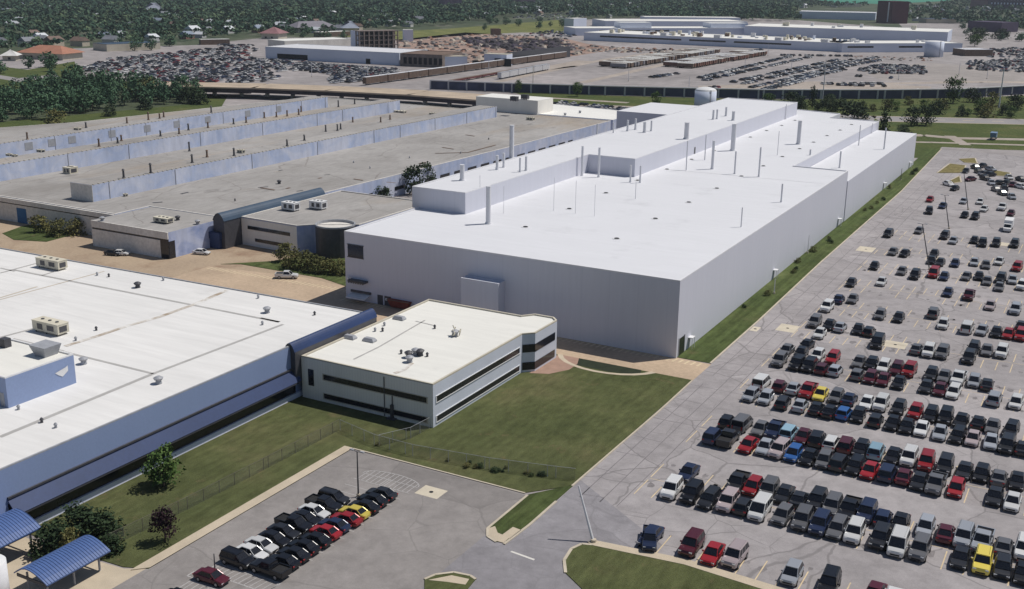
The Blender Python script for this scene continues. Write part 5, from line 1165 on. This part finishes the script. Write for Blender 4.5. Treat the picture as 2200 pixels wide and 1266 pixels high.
# rubble and wreckage
RB = MB(); rr = random.Random(5)
def chunk(x, y, s, h, mi):
    q = [(x+s*math.cos(a)*rr.uniform(.6,1.1), y+s*math.sin(a)*rr.uniform(.6,1.1)) for a in (.3,1.6,2.9,4.0,5.2)]
    n = len(q); c = (x+rr.uniform(-.3,.3)*s, y+rr.uniform(-.3,.3)*s, h)
    RB.add([(p[0],p[1],0) for p in q]+[(x+(p[0]-x)*.6,y+(p[1]-y)*.6,h*rr.uniform(.6,1)) for p in q]+[c], [(i,(i+1)%n,(i+1)%n+n,i+n) for i in range(n)]+[(i+n,(i+1)%n+n,2*n) for i in range(n)], mi)
for P, n, smin, smax, mats in ((((850,90),(1000,74),(1210,84),(1250,96),(1320,106),(1230,120),(1010,142),(870,122)), 520, 1.2, 5, (0,1,2,3,3)), (((1000,84),(1215,88),(1235,106),(1120,112),(1010,100)), 260, 2, 7, (0,0,4)), (((1060,72),(1230,82),(1220,90),(1090,84)), 90, 1, 3, (0,3)), (((1260,100),(1480,108),(1460,118),(1290,112)), 130, 1, 3.5, (0,1,3,2)), (((1820,120),(2010,124),(2000,132),(1850,130)), 60, .8, 2.4, (0,1,3)), (((730,186),(860,196),(1000,208),(1000,228),(880,232),(730,215)), 0, 1, 3, (0,1))):
    W_ = px(*P); x0, x1, y0, y1 = min(p[0] for p in W_), max(p[0] for p in W_), min(p[1] for p in W_), max(p[1] for p in W_); k = tries = 0
    while k < n and tries < 20000:
        tries += 1; x, y = rr.uniform(x0,x1), rr.uniform(y0,y1)
        if inpoly(x, y, W_): s = rr.uniform(smin,smax); chunk(x, y, s, s*rr.uniform(.25,.6), rr.choice(mats)); k += 1
o = RB.build('rubble', [plain('rubble_dark', (.035,.03,.035), .3, .3), plain('rubble_brick', (.22,.12,.085), .3, .3), plain('rubble_pale', (.42,.36,.30), .2, .3), plain('rubble_grey', (.20,.18,.17), .3, .3), plain('rubble_purple', (.05,.04,.06), .3, .3)]); tag(o, 'heaps of demolition rubble strewn over the derelict factory site', 'rubble', None, 'stuff')

# ------------------------------------------------------------------ trees and shrubs
def leafmat(name, a, b, c):
    t = NT(name); oi = t.n('ObjectInfo')
    col = t.ramp(t.noise(.55, 4, .7), [(.3, a), (.52, b), (.74, c)])
    col = t.mix(col, t.ramp(oi.outputs['Random'], [(0, (.75,.8,.8)), (1, (1.25,1.2,1.15))]), 1.0, 'MULTIPLY')
    return t.done(col, .8, 0, .15)
M['leaf'] = leafmat('leaf_green', (.038,.072,.023), (.067,.118,.034), (.118,.180,.053))
M['leaf_olive'] = leafmat('leaf_olive', (.071,.078,.031), (.122,.122,.048), (.196,.178,.076))
M['leaf_dark'] = leafmat('leaf_dark', (.019,.034,.019), (.034,.057,.027), (.067,.095,.038))
M['leaf_plum'] = leafmat('leaf_plum', (.022,.011,.017), (.039,.018,.025), (.063,.028,.034))
M['leaf_far'] = leafmat('leaf_far', (.036,.080,.052), (.064,.124,.072), (.120,.190,.096))
M['bark'] = plain('bark', (.09,.07,.055), .3, 2)
NR = np.random.RandomState(11)
def leaf_mesh(name, mat, n, size, shape, clumps=16, flat=.8):
    """many small leaf clusters spread through a crown volume; shape(u) -> radius at relative height u in 0..1"""
    V, F = [], []
    cs = []
    for i in range(clumps):
        u = NR.uniform(.06, .96); r = shape(u)*NR.uniform(.35, .9); a = NR.uniform(0, 2*math.pi); cs.append((r*math.cos(a), r*math.sin(a), u, NR.uniform(.16, .34)))
    for i in range(n):
        c = cs[NR.randint(clumps)] if NR.rand() < .8 else None
        if c: 
            d = NR.normal(size=3); d /= np.linalg.norm(d); rad = c[3]*NR.uniform(.55, 1.05)
            p = np.array([c[0]+d[0]*rad, c[1]+d[1]*rad, c[2]+d[2]*rad*flat])
        else:
            u = NR.uniform(.03, .97); r = shape(u)*math.sqrt(NR.rand()); a = NR.uniform(0, 2*math.pi); p = np.array([r*math.cos(a), r*math.sin(a), u])
        nrm = NR.normal(size=3)+p*np.array([1.2,1.2,.6])+np.array([0,0,.5]); nrm /= np.linalg.norm(nrm)
        t1 = np.cross(nrm, NR.normal(size=3)); t1 /= np.linalg.norm(t1); t2 = np.cross(nrm, t1); s = size*NR.uniform(.6, 1.3)
        k = len(V); V += [tuple(p+t1*s), tuple(p+t2*s*.7), tuple(p-t1*s), tuple(p-t2*s*.7)]; F.append((k,k+1,k+2,k+3))
    me = bpy.data.meshes.new(name); me.from_pydata(V, [], F); me.materials.append(mat); me.update(); return me
rnd_ = lambda u: .52*math.sqrt(max(.02, 1-((u-.48)/.53)**2))
egg = lambda u: .40*math.sqrt(max(.02, 1-((u-.42)/.6)**2))
cone_ = lambda u: .03+.36*(1-u)
bsh = lambda u: .62*math.sqrt(max(.02, 1-(u/1.02)**2))
def trunk_mesh(name, h, r, limbs=5):
    m = MB(); m.cone(0,0,-.02,h*.5,r,r*.75,8,x1=r*.4,y1=0); m.cone(r*.4,0,h*.5,h,r*.75,r*.4,8,x1=-r*.3,y1=r*.4)
    for i in range(limbs):
        a = 2*math.pi*i/limbs+.4; z = h*(.55+.08*i); m.tube((0,0,z),(math.cos(a)*h*.32,math.sin(a)*h*.32,z+h*.42),r*.42,r*.14,6)
    return m.mesh(name, M['bark'])
TREE = {}
for i in range(3):
    TREE['round%d'%i] = (leaf_mesh('crown', M['leaf'], 1000, .052, rnd_, 18+i*3), trunk_mesh('trunk', .5, .03), .82, .16)
    TREE['far%d'%i] = (leaf_mesh('crown', M['leaf_far'], 460, .072, rnd_, 11+i*2), trunk_mesh('trunk', .45, .03, 3), .86, .12)
    TREE['olive%d'%i] = (leaf_mesh('crown', M['leaf_olive'], 750, .058, bsh, 14+i*3), trunk_mesh('trunk', .35, .025, 4), 1.0, .0)
    TREE['dark%d'%i] = (leaf_mesh('crown', M['leaf_dark'], 900, .058, bsh, 16+i*3), trunk_mesh('trunk', .35, .025, 4), 1.0, .0)
TREE['lawn'] = (leaf_mesh('crown', M['leaf'], 1500, .050, rnd_, 24), trunk_mesh('trunk', .45, .028), .80, .20)
TREE['plum'] = (leaf_mesh('crown', M['leaf_plum'], 1100, .050, egg, 20), trunk_mesh('trunk', .42, .030), .78, .22)
TREE['cone'] = (leaf_mesh('crown', M['leaf_dark'], 520, .055, cone_, 16), trunk_mesh('trunk', .4, .02, 3), .95, .05)
TREE['shrub'] = (leaf_mesh('crown', M['leaf_dark'], 1500, .055, bsh, 26), trunk_mesh('trunk', .35, .03), 1.0, .0)
TREE['ball'] = (leaf_mesh('crown', M['leaf_dark'], 800, .055, rnd_, 24), trunk_mesh('trunk', .45, .03), .92, .06)
def tree(kind, x, y, h, label, group=None, wide=1.0, name='tree', cat='tree', z=0):
    cm, tm, ks, k0 = TREE[kind]
    o = bpy.data.objects.new(name, None); COL.objects.link(o); o.location = (x,y,z); o.rotation_euler = (0,0,RND.uniform(0,6.28)); o.empty_display_size = .3
    o.scale = (h*wide,h*wide,h)
    c = new_ob('crown', cm, o); c.location = (0,0,k0); c.scale = (ks,ks,ks)
    new_ob('trunk', tm, o)
    return tag(o, label, cat, group)
a = at(352,1046); tree('lawn', a.x, a.y, 6.0, 'round green tree standing alone on the lawn by the blue wall', wide=1.0)
a = at(355,1166); tree('plum', a.x, a.y, 4.6, 'small dark plum leaved tree on the grass beside the footpath', wide=1.0)
for i, (q, h, wd, lb) in enumerate((((118,1185),3.9,1.2,'dark leafy shrub next to the blue roofed shelter'), ((165,1150),3.8,1.4,'big dark shrub in the middle of the clump behind the carport'), ((215,1158),3.6,1.3,'dark shrub at the right end of the clump behind the carport'), ((238,1190),2.4,1.1,'low dark shrub by the end of the chain link fence'))):
    a = at(*q); tree('shrub', a.x, a.y, h, lb, 'shrubs behind the carport', wd, 'shrub', 'shrub')
a = at(150,1195); tree('olive0', a.x, a.y, 3.6, 'olive green young tree in front of the dark shrub clump', None, .7)
for i, (q, h, wd) in enumerate((((612,562),4.6,1.0),((632,575),4.6,1.1),((655,578),4.8,1.1),((682,585),4.2,1.2),((708,588),3.8,1.2),((735,590),3.8,1.2))):
    a = at(*q); tree('olive%d'%(i%3), a.x, a.y, h, ['leftmost olive bush of the clump below the dark drum','second olive bush from the left below the grey wing','tallest olive bush in the middle of the clump by the drum','olive bush right of the tallest one below the drum','low olive bush left of the new factory corner','olive bush hard against the new factory corner'][i], 'olive bushes below the drum', wd, 'bush', 'bush')
for i, (q, lb) in enumerate((((88,499),'left olive bush on the grass patch by the blue door'),((128,506),'middle olive bush on the grass patch by the blue door'),((165,504),'right olive bush on the grass patch beside the low office block'))):
    a = at(*q); tree('olive%d'%i, a.x, a.y, 4.6, lb, 'olive bushes on the far left grass patch', 1.1, 'bush', 'bush')
for q, h, lb in (((808,432),5.5,'dark pointed tree left of the pair behind the grey wing'),((828,432),5.0,'dark pointed tree right of the pair behind the grey wing'),((890,418),9.0,'dark tree behind the corner of the new factory upper block'),((915,402),8.0,'dark tree along the blue wall just past the upper block corner')):
    a = at(*q); tree('cone' if q[0] < 850 else 'ball', a.x, a.y, h, lb, None, 1.3 if q[0] < 850 else .9)
for q, h, wd, kd, lb in (((1958,270),9,1.05,'ball','left one of two round dark trees beside the far road'),((1990,270),9,1.0,'ball','right one of two round dark trees beside the far road'),((1896,296),14,.6,'cone','tall dark conifer behind the side bay of the new factory'),((1835,256),9,1.5,'dark0','wide dark bush just beyond the far edge of the white roof'),
        ((2047,222),15,.9,'round0','tall green tree against the dark blue screen fence'),((1745,232),13,.6,'cone','narrow dark tree behind the far end of the upper roof'),((1240,208),9,.8,'round1','young green tree on the verge by the blue fence'),((1113,200),8,.7,'round2','thin pale green tree at the left end of the blue fence'),((1410,228),8,.9,'round0','small dark tree left of the white domed tank'),
        ((1650,226),7,1.2,'round1','low green tree just behind the upper roof edge'),((1940,292),4.5,1.8,'dark1','low dark bush beside the white side bay corner'),((2100,88),14,1.6,'dark2','dark tree clump left of the purple brick building'),((2150,84),12,1.6,'dark0','dark tree clump right of the purple brick building'),((2094,100),13,1.2,'round2','green tree at the right end of the far white factory'),((1231,50),14,.9,'far0','lone dark tree at the left end of the white complex')):
    a = at(*q); tree(kd, a.x, a.y, h, lb, None, wd)
rg = random.Random(31)
for i, (qx, qy) in enumerate([(1765,238),(1790,240),(1810,236),(1850,236),(1875,240),(1905,236),(1915,228),(1925,240),(1985,236),(2010,246),(2022,236),(2065,250),(2078,250),(2100,244),(2112,246),(2120,252),(2155,248),(2170,254),(1700,232),(1720,238),(1780,228),(1950,226),(2090,220),(2130,228),(2180,236)]):
    a = at(qx, qy); tree(rg.choice(('dark0','dark1','dark2','round0','round2','olive1')), a.x, a.y, rg.uniform(4,8.5), 'scrubby bush on the green verge between far road and blue fence', 'bushes on the far verge', rg.uniform(.8,1.3), 'bush', 'bush')
# the near left wood, tree by tree
k = 0; pts = []
P = px((-60,262),(30,268),(130,262),(210,240),(330,228),(430,222),(452,206),(330,198),(215,182),(140,178),(60,196),(-60,190))
x0, x1, y0, y1 = min(p[0] for p in P), max(p[0] for p in P), min(p[1] for p in P), max(p[1] for p in P)
while len(pts) < 105:
    x, y = rg.uniform(x0,x1), rg.uniform(y0,y1)
    if inpoly(x, y, P) and all((x-a)**2+(y-b)**2 > 36 for a, b in pts): pts.append((x, y))
for x, y in pts: tree('far%d'%rg.randint(0,2), x, y, rg.uniform(7.5,12.5), 'leafy green tree in the wood behind the old factory, left edge', 'trees of the near left wood', rg.uniform(.8,1.1))
for q, h, lb in (((120,272),8,'olive coloured bushy tree at the near corner of the left wood'),((318,214),12,'yellow green tree at the right end of the left wood'),((405,222),9,'dark tree alone beside the end of the roof monitors'),((430,224),8,'dark bush tree right beside the lone dark tree'),((236,250),5,'small dark bush on the old tar roof edge'),((312,236),6,'small dark tree behind the old roof vents')):
    a = at(*q); tree('olive1' if 'olive' in lb or 'yellow' in lb else 'dark1', a.x, a.y, h, lb, None, 1.1)
for i in range(34):
    qx, qy = rg.choice(((rg.uniform(0,160),rg.uniform(135,172)),(rg.uniform(100,420),rg.uniform(98,112)),(rg.uniform(560,760),rg.uniform(74,90)),(rg.uniform(1010,1240),rg.uniform(48,66)),(rg.uniform(2060,2200),rg.uniform(50,90))))
    a = at(qx, qy); tree('far%d'%rg.randint(0,2), a.x, a.y, rg.uniform(7,13), 'small green tree standing apart at the edge of the far wood', 'trees at the edge of the far wood', rg.uniform(.9,1.3))
# houses between the trees of the far wood
HM = [(plain('house_wall_white', (.55,.54,.52)), plain('house_roof_grey', (.20,.21,.24), .2, .3), 'grey'), (plain('house_wall_cream', (.50,.44,.36)), plain('house_roof_brown', (.17,.12,.10), .2, .3), 'brown'),
      (plain('house_wall_pale', (.50,.50,.52)), plain('house_roof_white', (.58,.60,.64), .1, .3), 'white'), (plain('house_wall_brick', (.24,.13,.11)), plain('house_roof_slate', (.22,.26,.33), .2, .3), 'slate blue')]
HMESH = []
for wm, rm, nm in HM:
    m = MB(); m.box(-7,7,-4.5,4.5,0,5); w_ = m.mesh('wall', wm)
    m = MB(); m.add([(-7.6,-5.1,4.8),(7.6,-5.1,4.8),(7.6,5.1,4.8),(-7.6,5.1,4.8),(-6.8,0,8.2),(6.8,0,8.2)], [(0,1,5,4),(2,3,4,5),(1,2,5),(3,0,4),(3,2,1,0)]); m.box(-3,-2.2,1,1.8,6,9.2)
    HMESH.append((w_, m.mesh('roof', rm), nm))
def house(i, x, y, rz, s, label, group):
    wm, rm, nm = HMESH[i]; o = bpy.data.objects.new('house', None); COL.objects.link(o); o.location = (x,y,0); o.rotation_euler = (0,0,rz); o.scale = (s,s,s); o.empty_display_size = .3
    new_ob('wall', wm, o); new_ob('roof', rm, o); tag(o, label, 'house', group); return o
WOODS = [px((-300,-14),(-300,112),(0,112),(70,118),(160,100),(300,94),(420,88),(560,74),(700,74),(860,62),(960,56),(1060,44),(1090,38),(1240,30),(1500,31),(1700,36),(1725,10),(1735,-14)),
         px((1700,20),(1730,-2),(1760,10),(1900,16),(2060,8),(2110,24),(2300,30),(2300,-14),(2060,-8),(2040,-8),(2060,10)), px((1920,20),(2060,12),(2130,28),(2300,36),(2300,62),(2080,60),(1985,48),(1920,46)), px((1640,-14),(2500,-14),(2500,-6),(1640,-6)), px((1230,30),(1390,33),(1700,36),(1722,46),(1610,47),(1390,45),(1230,40)), px((2085,52),(2300,60),(2300,70),(2160,66),(2080,60))]
HP = []
for (qx, qy) in [(330,18),(610,66),(868,24),(876,58),(205,42),(1470,26),(1560,27),(1820,20),(2010,20),(380,92),(240,96),(90,92),(60,100),(140,104),(490,72),(555,70),(735,70),(1030,16),(1330,24),(1290,26),(1950,30)]+[(rg.uniform(-60,2240),rg.choice((rg.uniform(3,30),rg.uniform(3,30),rg.uniform(20,60),rg.uniform(50,102)))) for _ in range(800)]:
    a = at(qx, qy)
    if len(HP) >= 295: break
    if any(inpoly(a.x,a.y,W_) for W_ in WOODS) and all((a.x-b[0])**2+(a.y-b[1])**2 > 420 for b in HP): HP.append((a.x, a.y))
for i, (x, y) in enumerate(HP):
    k = rg.choice((0,2,2,1,3,0)); nm = HMESH[k][2]
    house(k, x, y, rg.choice((0,math.pi/2))+.1, rg.uniform(.75,1.15), 'small %s roofed house half hidden among the trees of the far wood' % nm, '%s roofed houses in the far wood' % nm)
def lodge(q0, q1, depth, h, col, label):
    a, b = at(*q0), at(*q1); d = (b-a); L = d.length; u = d/L; n = Vector((-u.y,u.x,0)); B_ = thing('house', label, 'house', a)
    P = lambda s, t_, z: tuple(a+u*s+n*t_+Vector((0,0,z)))
    m = MB(); m.hexa([P(0,0,0),P(L,0,0),P(L,depth,0),P(0,depth,0)], [P(0,0,h),P(L,0,h),P(L,depth,h),P(0,depth,h)]); m.build('wall', M['cream_wall'], B_)
    m = MB(); m.add([P(-2,-2,h),P(L+2,-2,h),P(L+2,depth+2,h),P(-2,depth+2,h),P(depth*.45,depth/2,h*2.1),P(L-depth*.45,depth/2,h*2.1)], [(0,1,5,4),(2,3,4,5),(1,2,5),(3,0,4)]); m.build('roof', plain('roof_tiles', col, .15, .2), B_)
    k = 4
    while k < L-4:
        m = MB(); m.hexa([P(k,-.1,1),P(k+2,-.1,1),P(k+2,.05,1),P(k,.05,1)], [P(k,-.1,2.8),P(k+2,-.1,2.8),P(k+2,.05,2.8),P(k,.05,2.8)]); m.build('window', M['glass'], B_); k += 7
lodge((42,126),(135,130), 24, 5, (.36,.17,.115), 'large house with terracotta hipped roof left of the car yard')
lodge((6,131),(34,131), 12, 4, (.62,.61,.60), 'small white tented pavilion left of the terracotta house')
lodge((562,84),(598,85), 22, 6, (.27,.14,.15), 'pinkish red hipped roof house at the near edge of the wood')
lodge((312,34),(352,34), 40, 9, (.24,.26,.32), 'big slate grey roofed hall deep in the left wood')
lodge((738,74),(770,74), 24, 7, (.26,.29,.36), 'slate roofed house just right of the white sheds')
lodge((640,71),(720,68), 22, 6, (.20,.19,.22), 'long dark roofed building at the near edge of the wood')

# far wood as one mass
n_each = 13; cent = []
occ = HP
def sample(W_, spacing_fn, cap):
    x0, x1, y0, y1 = min(p[0] for p in W_), max(p[0] for p in W_), min(p[1] for p in W_), max(p[1] for p in W_); A = abs(sum(W_[i][0]*W_[i-1][1]-W_[i-1][0]*W_[i][1] for i in range(len(W_))))/2
    k = tries = 0
    while k < cap and tries < cap*40:
        tries += 1; x, y = rg.uniform(x0,x1), rg.uniform(y0,y1)
        D = math.hypot(x,y)
        if rg.random() > min(1, (1500/D)**1.3) or not inpoly(x,y,W_): continue
        if (x*.12+y) % 96 < 11 or (x-.12*y) % 210 < 12: continue            # streets
        if any(abs(x-a)+abs(y-b) < 15 for a, b in occ_near(x,y)): continue
        cent.append((x,y,D)); k += 1
GRID = {}
for a, b in HP: GRID.setdefault((int(a//30),int(b//30)), []).append((a,b))
def occ_near(x,y):
    i, j = int(x//30), int(y//30); r = []
    for di in (-1,0,1):
        for dj in (-1,0,1): r += GRID.get((i+di,j+dj), [])
    return r
sample(WOODS[0], None, 21000); sample(WOODS[1], None, 2000); sample(WOODS[2], None, 420); sample(WOODS[3], None, 1500); sample(WOODS[4], None, 700); sample(WOODS[5], None, 260)
C = np.array(cent); N = len(C)
H_ = NR.uniform(6, 12.5, N)*np.clip(C[:,2]/1500, .85, 1.25); R_ = H_*NR.uniform(.36, .52, N)
d = NR.normal(size=(N,n_each,3)); d /= np.linalg.norm(d, axis=2, keepdims=True); d[:,:,2] = np.abs(d[:,:,2])*.9-.12
rad = NR.uniform(.45, 1.0, (N,n_each,1))
ctr = np.stack([C[:,0], C[:,1], H_*.55], 1)[:,None,:]
p = ctr + d*rad*np.stack([R_, R_, H_*.45], 1)[:,None,:]
nrm = d+NR.normal(size=d.shape)*.45+np.array([0,0,.3]); nrm /= np.linalg.norm(nrm, axis=2, keepdims=True)
t1 = np.cross(nrm, NR.normal(size=d.shape)); t1 /= np.linalg.norm(t1, axis=2, keepdims=True); t2 = np.cross(nrm, t1)
s = (R_[:,None,None]*NR.uniform(.32, .55, (N,n_each,1)))
Q = np.stack([p+t1*s, p+t2*s*.8, p-t1*s, p-t2*s*.8], 2).reshape(-1,3).astype(np.float32)
me = bpy.data.meshes.new('far_wood'); nf = N*n_each
me.vertices.add(len(Q)); me.vertices.foreach_set('co', Q.ravel()); me.loops.add(nf*4); me.loops.foreach_set('vertex_index', np.arange(nf*4, dtype=np.int32))
me.polygons.add(nf); me.polygons.foreach_set('loop_start', np.arange(0, nf*4, 4, dtype=np.int32)); me.polygons.foreach_set('loop_total', np.full(nf, 4, dtype=np.int32))
me.update(); me.validate()
t = NT('far_wood_leaves'); c = t.ramp(t.noise(.045, 3, .7), [(.28, (.020,.048,.036)), (.5, (.048,.092,.060)), (.68, (.13,.175,.095))])
c = t.mix(c, t.ramp(t.noise(.4, 3, .7), [(.3, (.7,)*3), (.7, (1.3,)*3)]), 1.0, 'MULTIPLY'); me.materials.append(t.done(c, .9, 0, .1))
o = new_ob('far_wood', me); tag(o, 'dense green wood with suburban streets filling the far background', 'wood', None, 'stuff')

# ------------------------------------------------------------------ poles
def lamp_post(q, top, label, r=.13, lean=None, arm=True, mat='metal_dark', group=None):
    a = at(*q); h = height(q[0], q[1], top)
    B_ = thing('lamp_post', label, 'lamp post', a, group); tp = Vector((a.x,a.y,h))
    if lean is not None:                     # leaning: the head stands off the foot, at the same depth
        d_ = RT*((lean-1100)/FPX)+DN*((top-633)/FPX)+FW; k = (a-Vector((0,0,CAM_H))).dot(FW); tp = Vector((0,0,CAM_H))+d_*k
    MB().tube(a, tp, r, r*.6, 8).build('pole', M[mat], B_)
    MB().cone(a.x,a.y,0,.5,r*2.2,r*2,10).build('footing', M['kerb'], B_)
    if arm:
        m = MB(); m.tube(tp, tp+Vector((-.8,0,.15)), r*.4, r*.3, 6); m.tube(tp, tp+Vector((.8,0,.15)), r*.4, r*.3, 6); m.build('arm', M[mat], B_)
        for s_ in (-1,1): m = MB(); m.box(tp.x+s_*.9-.32,tp.x+s_*.9+.32,tp.y-.16,tp.y+.16,tp.z+.08,tp.z+.24); m.build('lamp_head', M['metal_grey'], B_)
    return B_
lamp_post((770,1068), 971, 'brown lamp post standing at the top end of the staff lot car rows')
lamp_post((463,1240), 1190, 'short brown post at the lower end of the staff lot car rows', .10, arm=False)
lamp_post((1275,1166), 1044, 'leaning grey pole at the corner of the grass island by the driveway', .19, 1243, False, 'stack_grey')
lamp_post((1997,580), 482, 'tall lamp pole beside the red minivan in the big lot', .16, 1982)
lamp_post((2039,492), 420, 'lamp pole in the middle of the empty painted stalls', .15, 2030)
lamp_post((2080,451), 372, 'farthest lamp pole near the straw coloured planting beds', .15, 2071)
lamp_post((2146,232), 148, 'very tall pale mast pole on the green verge at far right', .45, None, False, 'stack')
lamp_post((1766,228), 128, 'tall thin grey mast standing behind the new factory', .30, None, False, 'stack_grey')
lamp_post((1145,182), 140, 'pale mast near the red flat wagons', .30, None, False, 'cream')
lamp_post((670,165), 133, 'thin mast standing among the parked cars of the far left yard', .2, None, False, 'stack_grey')
for q, tp, lb in (((1663,632),600,'slim pale post with shadowed grass beside it, near end of white wall'), ((1735,545),505,'slim pale post on the verge beside the middle of the white wall'), ((1935,388),362,'dark slim post on the verge near the far end of the white wall'), ((1823,455),425,'slim post on the verge along the far half of the white wall')):
    lamp_post(q, tp, lb, .12, None, False, 'stack' if q[0] < 1800 else 'metal_dark')
for i, (qx, qy) in enumerate([(1480,190),(1600,150),(1700,150),(1820,140),(1930,172),(2060,160),(1350,175),(1050,150),(300,140),(430,150),(560,160),(790,165),(2120,170),(1990,120),(1650,120)]):
    lamp_post((qx,qy), qy-26, 'thin pale lighting mast standing in the far storage yards', .22, None, False, 'stack_grey', 'lighting masts of the far yards')
for i in range(16):
    y = rg.uniform(200, 470); tree(rg.choice(('olive0','olive1','dark0')), rg.uniform(-69.2,-66.5), y, rg.uniform(.7,1.6), 'little weedy shrub on the grass verge along the long white wall', 'weedy shrubs on the white wall verge', 1.2, 'bush', 'bush', .1)

for i in range(14):
    f = rg.random(); A = (-103,132.0) if f < .3 else (-88.6,130.2); B2 = (-88.6,130.2) if f < .3 else (-63.6,135.0); u = rg.random()
    tree(rg.choice(('olive0','olive1','olive2','dark1')), A[0]+(B2[0]-A[0])*u, A[1]+(B2[1]-A[1])*u+rg.uniform(-.9,.7), rg.uniform(.3,.75), 'low weed tuft growing along the chain link fence below the lawn', 'weed tufts along the lower lawn fence', rg.uniform(1.1,2.2), 'bush', 'weeds', .1)

# ------------------------------------------------------------------ the air between here and the wood
hz = MB(); hz.box(-9400,6400,-3400,12400,-1,84); h = hz.build('haze', [])
hm = bpy.data.materials.new('haze_air'); hm.use_nodes = True; ht = hm.node_tree; ht.nodes.clear()
vo = ht.nodes.new('ShaderNodeVolumePrincipled'); om = ht.nodes.new('ShaderNodeOutputMaterial'); ht.links.new(vo.outputs[0], om.inputs['Volume'])
vo.inputs['Color'].default_value = (.80,.88,1.0,1); vo.inputs['Density'].default_value = 0.55e-4; vo.inputs['Anisotropy'].default_value = 0.1
h.data.materials.append(hm); tag(h, kind='stuff')
